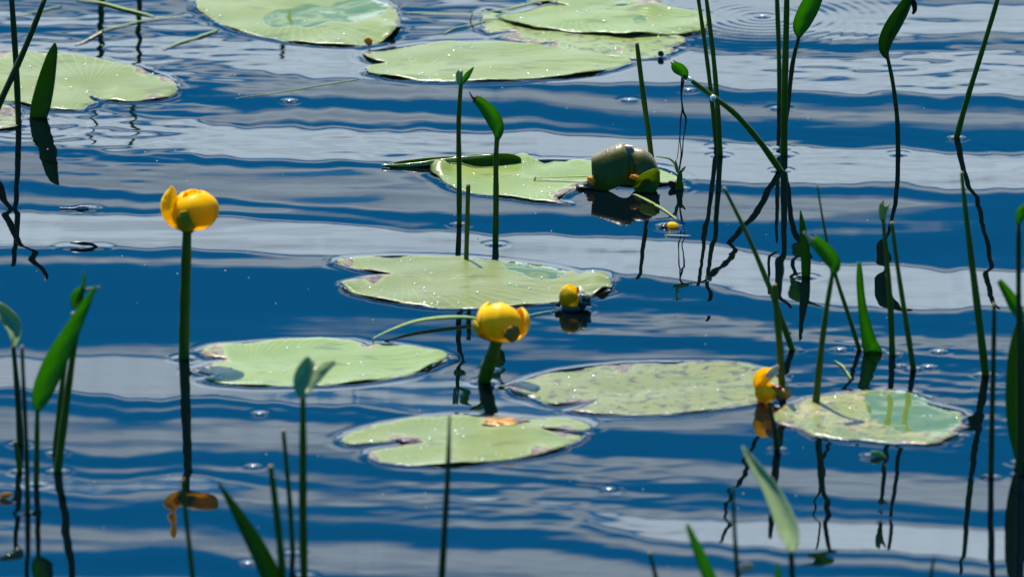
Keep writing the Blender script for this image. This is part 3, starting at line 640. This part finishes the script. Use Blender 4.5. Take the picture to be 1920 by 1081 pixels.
shoot([(1684,289,10),(1682,220,9),(1674,155,8),(1664,107,7)], [([(1664,110,3),(1658,92,10),(1663,68,14),(1678,40,15),(1694,14,12),(1706,-8,7)], {'mat':'leaf_dark','cup':1.0,'torn':0.4}), ([(1706,-6,3),(1713,5,5),(1715,18,4),(1711,27,1.5)], {'mat':'dead','cup':1.5})], 'slender dark shoot with a long folded leaf and a withered tip at upper right', 'stem_dark')
rush([(1793,260,12),(1812,190,11),(1840,100,10),(1870,0,9),(1883,-60,7)], 'rush leaning right near the upper right corner, cut by the top edge')
rush([(1848,702,15),(1837,610,14),(1822,490,12),(1810,390,9),(1803,322,6)], 'tall tapering rush leaning left at right of the yellowing pad')
rush([(1858,889,11),(1860,780,10),(1863,660,9),(1864,568,7)], 'thin straight rush next to the tall tapering rush near the right edge', 'stem_dark')
shoot([(1912,884,11),(1912,720,11),(1910,560,10),(1910,420,9)], [([(1910,424,3),(1911,410,7),(1916,395,9),(1924,382,3)], {})], 'rightmost tall shoot with a small bright bud leaf at the right edge', 'stem_dark')
shoot([(1922,862,11),(1920,740,10),(1917,600,9)], [([(1917,600,4),(1905,575,11),(1890,549,9),(1874,526,5)], {'cup':1.2,'torn':0.4,'mat':'leaf'})], 'shoot with a folded leaf pointing up left at the right edge', 'stem_dark')
blade([(1914,862,10),(1906,800,16),(1904,740,18),(1906,670,16),(1911,615,9),(1915,585,1)], 'broad dark blade standing at the right edge before the rightmost shoots', cup=0.4)
rush([(1486,657,12),(1466,600,11),(1442,536,10),(1402,442,8),(1357,351,6)], 'long rush leaning far left between the tall clump and the withered flower')
rush([(1467,742,13),(1462,650,13),(1456,580,12),(1452,532,9)], 'thick rush standing right behind the withered flower', ringed=False)
blade([(1511,519,8),(1511,490,9),(1508,455,8),(1504,420,5),(1501,394,.8)], 'narrow pointed upright blade behind the torn bright leaf at right', 'leaf_dark', cup=0.7)
shoot([(1530,753,14),(1537,680,12),(1548,590,10),(1561,512,8)], [([(1561,514,4),(1565,500,10),(1559,484,14),(1546,468,14),(1533,455,12),(1524,448,11)], {'torn':0.35,'cup':0.9}), ([(1524,452,6),(1516,445,3),(1507,434,2)], {'mat':'straw'})], 'shoot with a torn bright leaf, rooted at the left end of the yellowing pad', ringed=False)
rush([(1612,658,9),(1594,600,8),(1568,520,7),(1548,440,5),(1532,346,3)], 'very thin rush crossing behind the torn bright leaf at right')
blade([(1637,661,17),(1630,640,14),(1622,605,10),(1615,560,7),(1612,520,6),(1611,492,3)], 'blade widening to a broad foot, left of two cut rushes at right', 'leaf', cup=1.0)
shoot([(1673,666,12),(1670,580,11),(1663,490,9),(1656,412,7)], [([(1656,414,4),(1655,398,7),(1658,384,9)], {'torn':0.9,'cup':0.9,'mat':'leaf_pale'})], 'rush with a frayed pale tip, left of the cut rush behind the yellowing pad')
rush([(1713,692,11),(1700,610,10),(1683,500,8),(1672,416,7)], 'plain cut rush leaning left behind the right half of the yellowing pad')
# lower left
shoot([(38,832,12),(33,740,11),(25,648,8)], [([(25,652,3),(29,630,10),(24,606,15),(10,588,14),(-6,572,9)], {'mat':'leaf_shiny','cup':0.7,'back':0.8})], 'shoot with a glossy grey green leaf at the left edge', 'stem_dark')
rush([(52,962,10),(50,860,9),(45,740,8),(41,648,6)], 'thin rush between the glossy leaf and the big bright leaf at lower left', 'stem_dark')
shoot([(68,908,11),(69,840,10),(70,768,8)], [([(70,770,4),(75,748,15),(87,715,20),(106,672,20),(129,629,16),(150,590,11),(168,556,6),(180,535,1.5)], {'cup':0.5})], 'shoot with the biggest bright green leaf leaning right at lower left')
rush([(103,850,11),(112,760,10),(123,670,9),(138,585,7)], 'back one of two rushes behind the biggest bright leaf at lower left')
shoot([(108,883,15),(120,790,14),(133,690,12),(149,585,9),(155,540,7)], [([(140,578,5),(140,560,8),(146,549,9),(156,540,5)], {'mat':'leaf'}), ([(156,542,4),(157,526,3.5),(157,510,1)], {'mat':'leaf','torn':1.0}), ([(152,545,3),(170,541,2.5),(188,538,1.5)], {'mat':'straw','torn':1.0})], 'front rush with a folded frayed tip behind the biggest bright leaf at lower left')
rush([(37,882,10),(33,855,9),(28,826,7)], 'very short green stub at lower left beside the thin rushes', 'leaf_dark')
# bottom
blade([(524,1118,14),(506,1072,17),(480,1020,15),(450,968,10),(425,928,5),(408,902,.8)], 'broad tapering blade leaning left at the bottom, left of the three bottom rushes', 'leaf_dark', cup=0.8)
rush([(533,1118,14),(526,1030,13),(516,940,12),(507,872,9)], 'rush with a pale brown cut tip, left of the three bottom rushes')
rush([(549,1037,9),(544,950,9),(537,870,8),(531,805,7)], 'thin rush with a whitish cut tip, middle of the three bottom rushes')
shoot([(570,1080,14),(568,960,14),(568,840,13),(568,742,9)], [([(568,746,3),(563,730,10),(566,710,15),(573,692,15),(581,672,9)], {'mat':'leaf_shiny','cup':0.6,'torn':0.4,'back':0.5}), ([(570,746,2),(577,726,8),(590,706,12),(606,691,10),(628,678,3)], {'mat':'leaf_shiny','cup':-0.4,'tilt':0.5,'back':1.9})], 'tall shoot in front with a cup-shaped glossy leaf before the lower left pad')
rush([(826,1122,13),(833,1000,11),(840,880,9),(843,777,4)], 'single dark rush in front of the lowest central pad', 'stem_dark')
rush([(366,1132,11),(358,1050,9),(349,970,8),(342,896,7)], 'thin rush crossing the reflection of the tall flower', 'stem')
rush([(1245,1180,10),(1236,1110,9),(1218,1034,6)], 'short dark rush tip at the bottom edge right of centre', 'stem_dark')
blade([(1362,1205,13),(1340,1110,12),(1315,1045,10),(1288,982,3)], 'blurred bright green blade leaning left at the bottom edge', 'leaf', cup=0.5)
shoot([(1386,1152,10),(1382,1070,8),(1377,990,7),(1374,912,5)], [([(1384,1080,3),(1390,1068,7),(1400,1062,8),(1410,1064,6)], {'mat':'straw','torn':0.8})], 'thin dark shoot with a pale scrap near its foot at the bottom', 'stem_dark')
shoot([(1492,1172,13),(1487,1100,11),(1483,1032,9)], [([(1483,1036,4),(1484,1018,12),(1478,990,18),(1462,950,17),(1443,912,14),(1420,878,10),(1404,856,6),(1392,836,1.5)], {'mat':'leaf_shiny','cup':0.7,'back':1.25})], 'shoot with a long pale glossy leaf leaning left at lower right', 'stem_dark')
blade([(1463,1165,6),(1461,1110,6),(1459,1075,5),(1457,1055,1.5)], 'tiny bright leaf tip at the bottom edge left of the glossy leaf stalk', 'leaf', cup=0.6)
rush([(1738,1185,10),(1742,1110,9),(1751,1042,4)], 'short rush tip at the bottom edge near the lower right corner', 'stem_dark', brown_tip=0)
# far right clump reflection partner
# ------------------------------------------------------------------ drops on the leaning stalk
for (qx, qy, r0, w) in ((1293,150,5.5,'upper'),(1337,184,6.0,'lower')):
    yb = G(1464,321).y-0.05-(0.0 if w=='upper' else -0.01); c = V(qx, qy, yb); bm = bmesh.new(); bmesh.ops.create_icosphere(bm, subdivisions=3, radius=r0*MPP, matrix=Matrix.Translation(c)@Matrix.Diagonal((1,1,1.15,1)))
    tag(mesh_obj('water_drop', [v.co.copy() for v in bm.verts], [tuple(v.index for v in f.verts) for f in bm.faces], M['drop']), f'{w} of two clear water drops clinging to the leaning stalk', 'water drop', 'drops on the leaning stalk'); bm.free()

# ------------------------------------------------------------------ flowers
def sepal(name, c, az_, r, h, wid, material, root, close=0.6, z0=0.0, tip=0.0, flare=0.0, green=None, thick=0.0009, nu=13, nv=15, lean=None):
    """a cupped sepal on a globe: c base centre, az_ its direction (radians, 0 = right, -pi/2 = towards the camera), wid half angle"""
    vs, fs, gr = [], [], []
    for i in range(nv):
        v = i/(nv-1); ph = v*(math.pi*0.5+close*math.pi*0.36)                # from base pole up and over
        for j in range(nu):
            u = -1+2*j/(nu-1)
            wv = wid*(math.sin(math.pi*min(1, 0.12+v*0.88))**0.55 if v < 1 else 0.0)
            if v > 0.5: wv = wid*max(0.0, (1-((v-0.5)/0.5)**(4.2-2*tip)))**0.55+wid*0.03
            else: wv = wid*(0.35+0.65*math.sin(math.pi*v)**0.7)
            a = az_+u*wv
            rr = r*math.sin(min(ph, math.pi*0.98))**0.8*(1+flare*v)
            rr *= 1+0.02*math.sin(u*6+v*5)+0.015*math.cos(u*13)
            z = h*0.5*(1-math.cos(ph))*(1-0.06*u*u)
            vs.append(c+Vector((rr*math.cos(a), rr*math.sin(a), z0+z))); gr.append(max(0, 1-v*1.9) if green is None else green)
    for i in range(nv-1):
        for j in range(nu-1): fs.append((i*nu+j, i*nu+j+1, (i+1)*nu+j+1, (i+1)*nu+j))
    if lean:
        vs = [c+lean@(v-c) for v in vs]
    o = mesh_obj(name, vs, fs, M[material], root, {'green': gr}, solid=thick, subsurf=1); return o
# tall flower
b0 = G(345,667); fl = empty('yellow_water_lily', b0, 'open yellow water lily flower on the tallest thick stalk at left', 'flower', 'yellow water lily flowers')
stem_mesh('stalk', [(345,667,20),(346,600,20),(348,520,19),(351,426,17)], 'stem', fl, brown_tip=0, ring_amp=0.0007)
c = V(352, 428, b0.y); rg = 50*MPP; hg = 72*MPP
gc = V(363, 428, b0.y); gr_ = 44*MPP
for (a, wd, r2, cl_) in ((R(95), 1.1, 0.95, 1.2), (R(28), 1.1, 0.97, 1.2), (R(165), 1.0, 0.85, 1.1)):
    sepal('sepal', gc, a, gr_*r2, hg, wd, 'sepal', fl, close=cl_)
sepal('sepal', gc+Vector((0.0,-0.0006,-0.0002)), R(-62), gr_*1.06, hg*1.03, 1.5, 'sepal', fl, close=1.2)
leaf_mesh('sepal', [(342,428,6),(329,416,13),(321,400,17),(319,384,17),(320,368,12),(323,349,1.2)], 'sepal', fl, yb=b0.y-0.010, cup=-1.0, thick=0.0009, nrow=8)
leaf_mesh('green_sepal', [(352,432,12),(351,424,17.5),(349,411,17),(348,400,12),(348,394,5)], 'sepal_green', fl, yb=b0.y-0.0215, cup=-0.9, thick=0.0009, nrow=8, green=0.55)
sepal('green_sepal', c+Vector((0.0,0.0,-0.0004)), R(60), rg*1.0, 45*MPP, 0.6, 'sepal_green', fl, close=0.1, green=0.8)
vs, fs = [], []; add_dome(vs, fs, c+Vector((0,0,0.012)), 0.011, 5, 18, 0.9); mesh_obj('stigma_disc', vs, fs, M['stigma'], fl, {'green': [0]*len(vs)})
vs, fs = [], []; v_, f_ = tube([c+Vector((0,0,-0.004)), c+Vector((0,0,-0.001)), c+Vector((0,0,0.002)), c+Vector((0,0,0.004))], [0.0042,0.0075,0.0105,0.0115], 16); mesh_obj('receptacle', v_, f_, M['sepal_green'], fl, {'green': [1]*len(v_)})
# nodding flower
b0 = G(908,712); f2 = empty('yellow_water_lily', b0, 'plump orange yellow flower leaning low in front of the central pad', 'flower', 'yellow water lily flowers')
stem_mesh('stalk', [(908,712,25),(914,690,27),(923,665,25),(932,636,21)], 'stem', f2, brown_tip=0, lean=0.15, ring_amp=0.0008)
c = V(936, 641, b0.y-0.005); Lm = Matrix.Rotation(R(-14), 3, 'X')@Matrix.Rotation(R(6), 3, 'Y'); rg = 48*MPP; hg = 77*MPP
for (a, wd, mt, r2, cl) in ((R(95),1.0,'sepal_orange',1.0,0.95),(R(165),0.9,'sepal_orange',0.97,0.95),(R(20),0.9,'sepal_orange',1.08,0.8),(R(-100),1.05,'sepal_orange',0.98,1.05)):
    sepal('sepal', c, a, rg*r2, hg, wd, mt, f2, close=cl, lean=Lm)
sepal('green_sepal', c+Vector((-0.0012,0,0)), R(-172), rg*1.04, hg*0.74, 0.62, 'sepal_green', f2, close=0.3, green=0.25, lean=Lm)
leaf_mesh('brown_patch', [(952,637,10),(958,629,14),(964,619,12),(968,610,4)], 'brown', f2, yb=c.y-rg*0.95, cup=-0.45, thick=0.0007, nrow=6)  # brown patch laid over the lower right front of the globe
# half-sunk bud
b0 = G(1075,578); f3 = empty('water_lily_bud', b0, 'small half rotten yellow bud at the right end of the central pad', 'flower bud', 'yellow water lily flowers')
c = V(1073, 578, b0.y); rg = 24*MPP; hg = 46*MPP
for a, mt, gg in ((R(-120),'sepal',1.05),(R(120),'sepal',0.6),(R(10),'white_rot',0.5)):
    sepal('sepal', c, a, rg, hg, 1.05, mt, f3, close=1.0, green=gg)
vs, fs = [], []; v_, f_ = tube([c+Vector((0,0,-0.012)), c+Vector((0,0,0.0)), c+Vector((0.001,0,0.005)), c+Vector((0.002,0,0.010))], [0.006,0.0105,0.0105,0.004], 14); mesh_obj('sunken_base', v_, f_, M['rot'], f3)
def lump(name, px, py, yb, r, material, parent, sc=(1,1,1), seed=0, amp=0.25):
    bm = bmesh.new(); bmesh.ops.create_icosphere(bm, subdivisions=3, radius=1.0); rr = random.Random(seed); ph = [rr.uniform(0,6) for _ in range(6)]; c = V(px, py, yb); vs = []
    for v in bm.verts:
        q = v.co; k = 1+amp*(math.sin(q.x*4+ph[0])*math.sin(q.y*4+ph[1])+0.6*math.sin(q.z*7+ph[2]+q.x*3)+0.4*math.sin(q.y*11+ph[3]))
        vs.append(c+Vector((q.x*sc[0]*k, q.y*sc[1]*k, q.z*sc[2]*k))*r)
    o = mesh_obj(name, vs, [tuple(v.index for v in f.verts) for f in bm.faces], M[material], parent, {'green':[0.5]*len(vs),'age':[0]*len(vs)}); bm.free(); return o
lump('rotten_petal', 1092, 565, b0.y-0.004, 14*MPP, 'rot', f3, (1,0.8,1.0), 3); lump('rotten_petal', 1090, 556, b0.y-0.006, 9*MPP, 'white_rot', f3, (1,0.6,0.7), 4)
lump('rotten_petal', 1046, 570, b0.y-0.001, 6*MPP, 'rot', f3, (1,0.8,0.9), 5)
ring(b0.x, b0.y, 0.012, 0.0008)
# withered flower at the end of the speckled pad
b0 = G(1447,752); f4 = empty('withered_water_lily', b0, 'withered yellow flower with red and orange shreds between two pads', 'flower', 'yellow water lily flowers')
c = V(1436, 753, b0.y); rg = 20*MPP; hg = 38*MPP
for a in (R(-100), R(30), R(150)): sepal('sepal', c, a, rg, hg, 1.1, 'sepal', f4, close=1.0, green=0.85)
leaf_mesh('upturned_petal', [(1424,735,5),(1424,716,12),(1432,703,14),(1445,697,10),(1456,688,2)], 'sepal', f4, yb=b0.y, cup=0.8, thick=0.0008)
leaf_mesh('bleached_tip', [(1437,706,3),(1447,698,7),(1455,690,5),(1459,684,1)], 'white_rot', f4, yb=b0.y-0.004, cup=0.5, thick=0.0008)
lump('red_shred', 1455, 726, b0.y-0.002, 9*MPP, 'red', f4, (1.1,0.6,0.6), 7)
leaf_mesh('orange_shred', [(1446,724,4),(1455,733,6),(1464,742,5),(1470,746,2)], 'orange_rot', f4, yb=b0.y-0.004, cup=0.5, thick=0.001)
lump('orange_shred', 1473, 737, b0.y-0.003, 9*MPP, 'orange_rot', f4, (0.8,0.6,1.1), 8, 0.35)
lump('dark_shred', 1461, 744, b0.y-0.003, 7*MPP, 'red', f4, (1.1,0.6,0.7), 11)
stem_mesh('stalk', [(1457,839,12),(1452,800,9),(1445,770,7),(1441,752,6)], 'stem_dark', f4, brown_tip=0)

# ------------------------------------------------------------------ curled leaf
b0 = G(1172,350); cl = empty('curled_leaf', b0, 'curled up olive brown lily leaf arching out of the water beside the wavy pad', 'leaf')
vs, fs, ag = [], [], []; nu, nv = 30, 26
top = [(0,293),(0.12,284),(0.28,275),(0.45,268),(0.54,276),(0.62,279),(0.76,279),(0.88,288),(0.95,300),(1,322)]
bot = [(0,350),(0.1,352),(0.25,348),(0.40,338),(0.55,335),(0.66,352),(0.78,362),(0.9,358),(1,330)]
def interp(t_, u): return float(np.interp(u, [p_[0] for p_ in t_], [p_[1] for p_ in t_]))
for i in range(nu):
    u = i/(nu-1); px = 1111+126*u; ty, by = interp(top, u), interp(bot, u); zt = V(px, ty, b0.y).z; zb = V(px, by, b0.y).z; thk = 0.018*math.sin(math.pi*(0.12+0.76*u))**0.6*(1-0.4*math.exp(-((u-0.58)/0.07)**2))
    for j in range(nv):
        v = j/(nv-1); ph = v*math.pi*0.92-0.12
        z = zb+(zt-zb)*math.sin(max(ph,0))**0.75 if ph > 0 else zb
        if v > 0.55: z = zb+(zt-zb)*max(0.0, math.sin(ph))**0.6-0.006*(v-0.55)
        y = b0.y-thk*math.cos(ph)-0.002*math.sin(u*9)*v
        xx = V(px, ty, b0.y).x+0.0025*math.sin(v*4+u*3)*(u-0.5)
        vs.append(Vector((xx, y, z+0.0003*math.sin(u*17+v*4)+0.0002*math.sin(u*31-v*9)))); ag.append(min(1.0, max(0, (v-0.14)*2.4)) if v < 0.7 else 1.0)
for i in range(nu-1):
    for j in range(nv-1): fs.append((i*nv+j, (i+1)*nv+j, (i+1)*nv+j+1, i*nv+j+1))
mesh_obj('leaf_blade', vs, fs, M['curled'], cl, {'age': ag, 'across': [i/(nu-1)+0.25*(j/(nv-1))**2*(0.5-i/(nu-1)) for i in range(nu) for j in range(nv)]}, solid=0.0012, subsurf=1)
leaf_mesh('lit_lobe', [(1190,357,6),(1200,353,15),(1212,344,21),(1222,332,18),(1232,318,5)], 'olive_lit', cl, yb=b0.y-0.021, cup=0.7, thick=0.001)  # separate lobe whose bright colour paints the sunlit lower right
lump('rotten_patch', 1174, 275, b0.y-0.002, 7*MPP, 'white_rot', cl, (1.5,1,0.45), 21, 0.35)
lump('orange_edge', 1113, 338, b0.y-0.010, 10*MPP, 'orange_rot', cl, (1.0,0.5,0.9), 22, 0.35); lump('orange_edge', 1190, 332, b0.y-0.020, 7*MPP, 'orange_rot', cl, (1.3,0.35,0.7), 23, 0.35)
lump('rotten_edge', 1100, 350, b0.y-0.008, 12*MPP, 'rot', cl, (1.8,0.8,0.5), 24, 0.3)
# ------------------------------------------------------------------ floating blades, buds and scraps
def floater(name, pix, material, label, cat, z=0.0012, flat=0.35, group=None, arch=0.0, age=0.0):
    dp = densify(pix, 6); n = len(dp); pts = []
    for i, q in enumerate(dp):
        p = G(q[0], q[1]); p.z = hz(p.x, p.y)+z*(1 if 0 < i < n-1 else -0.5)+arch*math.sin(math.pi*i/(n-1)); pts.append(p)
    v, f = tube(pts, [max(q[2],0.8)*MPP*0.5 for q in dp], 8, True, 1.0)
    zc = {}
    vv = []
    for i in range(n):
        for j in range(8):
            p = v[i*8+j]; vv.append(Vector((p.x, p.y, pts[i].z+(p.z-pts[i].z)*flat)))
    return tag(mesh_obj(name, vv, f, M[material], None, {'age':[age]*len(vv)}), label, cat, group)
FG = 'thin blades of grass floating flat on the water'
floater('floating_grass_blade', [(140,0,3),(190,6,9),(235,18,10),(275,27,7),(290,30,2)], 'leaf_pale', 'floating grass blade sloping down right at the top left', 'grass blade', group=FG)
floater('floating_grass_blade', [(180,62,2),(205,55,5),(240,46,6),(300,34,5),(355,29,2)], 'leaf_pale', 'floating grass blade left of the top pad, pointing at its rim', 'grass blade', group=FG)
floater('floating_grass_blade', [(140,85,3),(160,77,5),(185,64,6),(190,61,5)], 'straw', 'short straw coloured blade end above the wide left pad', 'grass blade', group=FG)
floater('floating_grass_blade', [(305,95,2),(330,84,6),(365,72,7),(400,60,6),(408,56,2)], 'leaf_pale', 'short yellow green floating blade below left of the top pad', 'grass blade', group=FG)
floater('floating_grass_blade', [(20,30,2),(70,22,4),(118,10,3)], 'leaf_pale', 'faint floating blade between the two leftmost rushes at the top', 'grass blade', group=FG)
floater('floating_grass_blade', [(880,38,3),(930,33,6),(975,24,8),(1000,17,8),(1030,13,6),(1045,14,2)], 'leaf_pale', 'long yellow green blade lying over the edge of the overlapping top pads', 'grass blade', z=0.0075, group=FG)
floater('floating_grass_blade', [(832,64,2),(850,54,4),(880,48,4),(910,40,4)], 'leaf_pale', 'thin forked blade trailing left from the overlapping top pads', 'grass blade', group=FG)
floater('floating_grass_blade', [(758,24,2),(800,25,5),(860,26,4),(905,27,2)], 'leaf_pale', 'faint straight blade between the top pad and the overlapping pads', 'grass blade', group=FG)
floater('floating_grass_blade', [(440,185,1.5),(520,174,2),(600,160,3),(680,148,2.5)], 'leaf_pale', 'very long faint thread floating left of the long oval pad', 'grass blade', z=0.0003, group=FG)
floater('floating_grass_blade', [(698,638,3),(735,624,7),(780,611,13),(830,604,17),(870,601,15),(892,600,10)], 'leaf_pale', 'yellow green blade running from the lower left pad to the plump orange flower', 'grass blade', z=0.003, arch=0.003, group=FG)
floater('floating_grass_blade', [(985,592,2),(1010,587,4),(1045,581,2)], 'leaf_pale', 'short thread between the plump orange flower and the half rotten bud', 'grass blade', group=FG)
floater('floating_grass_blade', [(1188,365,6),(1215,378,8),(1245,395,7),(1268,412,4)], 'leaf_pale', 'yellow green stalk slanting just under the curled leaf to the small yellow bud', 'grass blade', z=0.0006, group=FG)
floater('floating_grass_blade', [(1245,441,2),(1270,442,4),(1296,443,2)], 'straw', 'tiny white straw floating below the small yellow bud', 'grass blade', group=FG)
floater('floating_grass_blade', [(1564,678,3),(1580,688,5),(1592,705,4),(1596,712,2)], 'leaf_pale', 'short curved pale blade behind the yellowing pad', 'grass blade', group=FG)
floater('floating_grass_blade', [(1045,324,3),(1000,341,4),(1040,341,7),(1090,340,7),(1112,339,3)][1:], 'leaf_pale', 'yellowish streak of leaf lying on the wavy pad beside the curled leaf', 'grass blade', z=0.004, group=FG)
# rolled leaf behind the wavy pad
b0 = G(860,312); rl = empty('rolled_leaf', b0, 'long rolled dark green leaf lying on the water behind the wavy pad', 'leaf')
leaf_mesh('leaf_blade', [(716,310,1),(760,305,5),(810,302,8),(860,300,9),(905,298,11),(945,297,11),(968,299,8),(977,302,2)], 'leaf_dark', rl, yb=b0.y, cup=1.0, thick=0.001, nrow=8)
leaf_mesh('rolled_edge', [(716,310,1),(770,309,3),(820,303,4),(870,296,2.5),(925,291,1.5)], 'leaf_shiny', rl, yb=b0.y-0.006, cup=0.8, thick=0.001, nrow=8)
# small yellow bud
b0 = G(1254,425); sb = empty('sunken_bud', b0, 'tiny yellow bud awash near the dangling tendrils', 'flower bud'); 
lump('bud', 1259, 423, b0.y, 11*MPP, 'sepal', sb, (1.1,0.9,0.65), 31, 0.12); lump('dark_calyx', 1247, 424, b0.y-0.001, 8*MPP, 'rot', sb, (1,1,0.7), 32, 0.2); ring(b0.x, b0.y, 0.007, 0.0007)
def scrap(secs, mt, label, name='floating_scrap', tilt=0.3, cup=0.8, z0=3):
    b_ = G(secs[0][0], secs[0][1]+z0); o = leaf_mesh(name, secs, mt, None, yb=b_.y, cup=cup, tilt=tilt, thick=0.0006, seed=len(label)); ring(b_.x, b_.y, 0.006, 0.0003); return tag(o, label, 'plant scrap', 'scraps of dead plant afloat')
scrap([(185,464,1),(172,458,3),(155,456,3.5),(132,455,1)], 'rot', 'dark curled scrap floating left of the tall flower')
scrap([(130,464,1),(150,466,1.5),(172,468,2.5),(186,470,1)], 'pink', 'pale pink streak of scrap just below the dark curled scrap')
scrap([(166,389,2),(152,389,3.5),(138,391,2),(112,390,1)], 'pink', 'pinkish scrap floating upper left of the tall flower')
scrap([(0,932,5),(10,928,5),(24,926,2)], 'orange_rot', 'small brown scrap at the left edge near the bottom')
scrap([(1632,849,3),(1645,850,5),(1655,856,4),(1664,861,1)], 'leaf_pale', 'small pale leaf scrap floating in front of the yellowing pad')
scrap([(1238,106,3),(1239,101,6),(1239,96,3)], 'rot', 'dark beetle-like scrap at the right tip of the ragged top pad')
scrap([(686,82,4),(690,79,9),(698,80,4)], 'orange_rot', 'brown flake under the front rim of the top pad')
g_ = G(942, 793); tag(lump('rotten_flake', 940, 791, g_.y, 11*MPP, 'orange_rot', None, (3.0,2.2,0.22), 41, 0.4), 'orange rotten flake lying on the back rim of the frontmost pad', 'plant scrap', 'scraps of dead plant afloat')
tag(lump('rotten_flake', 962, 789, g_.y+0.004, 9*MPP, 'rot', None, (2.6,2.0,0.2), 43, 0.4), 'dark rotten flake right beside the orange flake on the frontmost pad', 'plant scrap', 'scraps of dead plant afloat')
tag(lump('rotten_flake', 768, 825, G(768,827).y, 8*MPP, 'rot', None, (3.0,1.8,0.3), 44, 0.45), 'brown crumbled flake in the notch of the frontmost pad', 'plant scrap', 'scraps of dead plant afloat')
scrap([(1420,750,6),(1428,765,12),(1440,778,10),(1450,786,4)], 'sepal_green', 'yellow green petal flap hanging below the withered flower', z0=0)
for k, (qx, qy) in enumerate([(487,776),(475,874),(1575,657),(1760,660),(1291,171),(1430,32),(543,188),(1180,190),(1690,686),(1715,1004) ,(1142,915),(465,1056),(920,688),(1380,960),(1740,688)]):
    if k in (9, 13): continue
    p = G(qx, qy); vs, fs = [], []; add_dome(vs, fs, (p.x, p.y, hz(p.x, p.y)), 0.0022 if k != 5 else 0.003, 5, 14)
    desc = ['near the lower left pad below its middle','left of the three bottom rushes','left of the broad-footed blade','right of the cut rush at right','below the torn leaf of the leaning stalk','at the centre of the round ripples at upper right','in the blue water left of the tall thin shoot','near the upright rush behind the curled leaf','right beside the plain cut rush','','below the speckled pad','by the bottom edge left of the broad blade','beside the stalk of the plump orange flower','','near the tall tapering rush foot'][k]
    tag(mesh_obj('air_bubble', vs, fs, M['drop']), 'small air bubble on the water '+desc, 'bubble', 'air bubbles resting on the water'); ring(p.x, p.y, 0.002, 0.0005)
vs, fs = [], []
for k in range(170):
    p = G(rng.uniform(-60,1980), rng.uniform(-20,1120)); 
    if any(inpoly(pp, np.array([[p.x,p.y]]))[0] for pp in PAD_EDGE): continue
    add_dome(vs, fs, (p.x, p.y, hz(p.x,p.y)+0.0002), rng.uniform(0.0003,0.0009), 2, 6, 0.8)
mesh_obj('floating_pollen', vs, fs, M['straw'], None, {'age':[0]*len(vs)})['kind'] = 'stuff'
p = G(1430,34); ripples(p.x, p.y, 0.16, 0.0115, 0.00006)
p = G(55,235); ripples(p.x, p.y, 0.10, 0.016, 0.00008)
p = G(1690,760); ripples(p.x, p.y, 0.16, 0.022, 0.00008)

# water climbing to the rims of the pads
for poly in PAD_EDGE:
    a0, a1 = poly.min(0)-0.014, poly.max(0)+0.014
    wj = slice(np.searchsorted(ys, a0[1]), np.searchsorted(ys, a1[1])); wi = slice(np.searchsorted(xs, a0[0]), np.searchsorted(xs, a1[0]))
    sx_, sy_ = X[wj, wi], Y[wj, wi]; pts = np.stack([sx_.ravel(), sy_.ravel()], 1)
    if not len(pts): continue
    ins = inpoly(poly, pts); dd = np.full(len(pts), 1.0)
    din = np.zeros(len(pts)); d_, _ = distpoly(poly[::2], pts); dd = np.where(ins, 1.0, d_); din = np.where(ins, d_, 0.0)
    add = np.where(ins, -0.0045*np.clip((din-0.002)/0.006,0,1), 0.0009*np.exp(-dd/0.0032)-0.00008*np.exp(-((dd-0.011)/0.004)**2))
    H[wj, wi] += add.reshape(sx_.shape)
ny, nx = X.shape
me = bpy.data.meshes.new('lake_water'); me.vertices.add(nx*ny); co = np.stack([X, Y, H], -1).astype(np.float32).reshape(-1); me.vertices.foreach_set('co', co)
idx = np.arange(nx*ny).reshape(ny, nx); q = np.stack([idx[:-1,:-1], idx[:-1,1:], idx[1:,1:], idx[1:,:-1]], -1).reshape(-1).astype(np.int32); nq = len(q)//4
me.loops.add(nq*4); me.loops.foreach_set('vertex_index', q); me.polygons.add(nq); me.polygons.foreach_set('loop_start', np.arange(0, nq*4, 4, dtype=np.int32))
me.polygons.foreach_set('use_smooth', np.ones(nq, bool)); me.update(calc_edges=True); me.validate()
me.materials.append(M['water']); wo = bpy.data.objects.new('water', me); COL.objects.link(wo); wo['kind'] = 'structure'
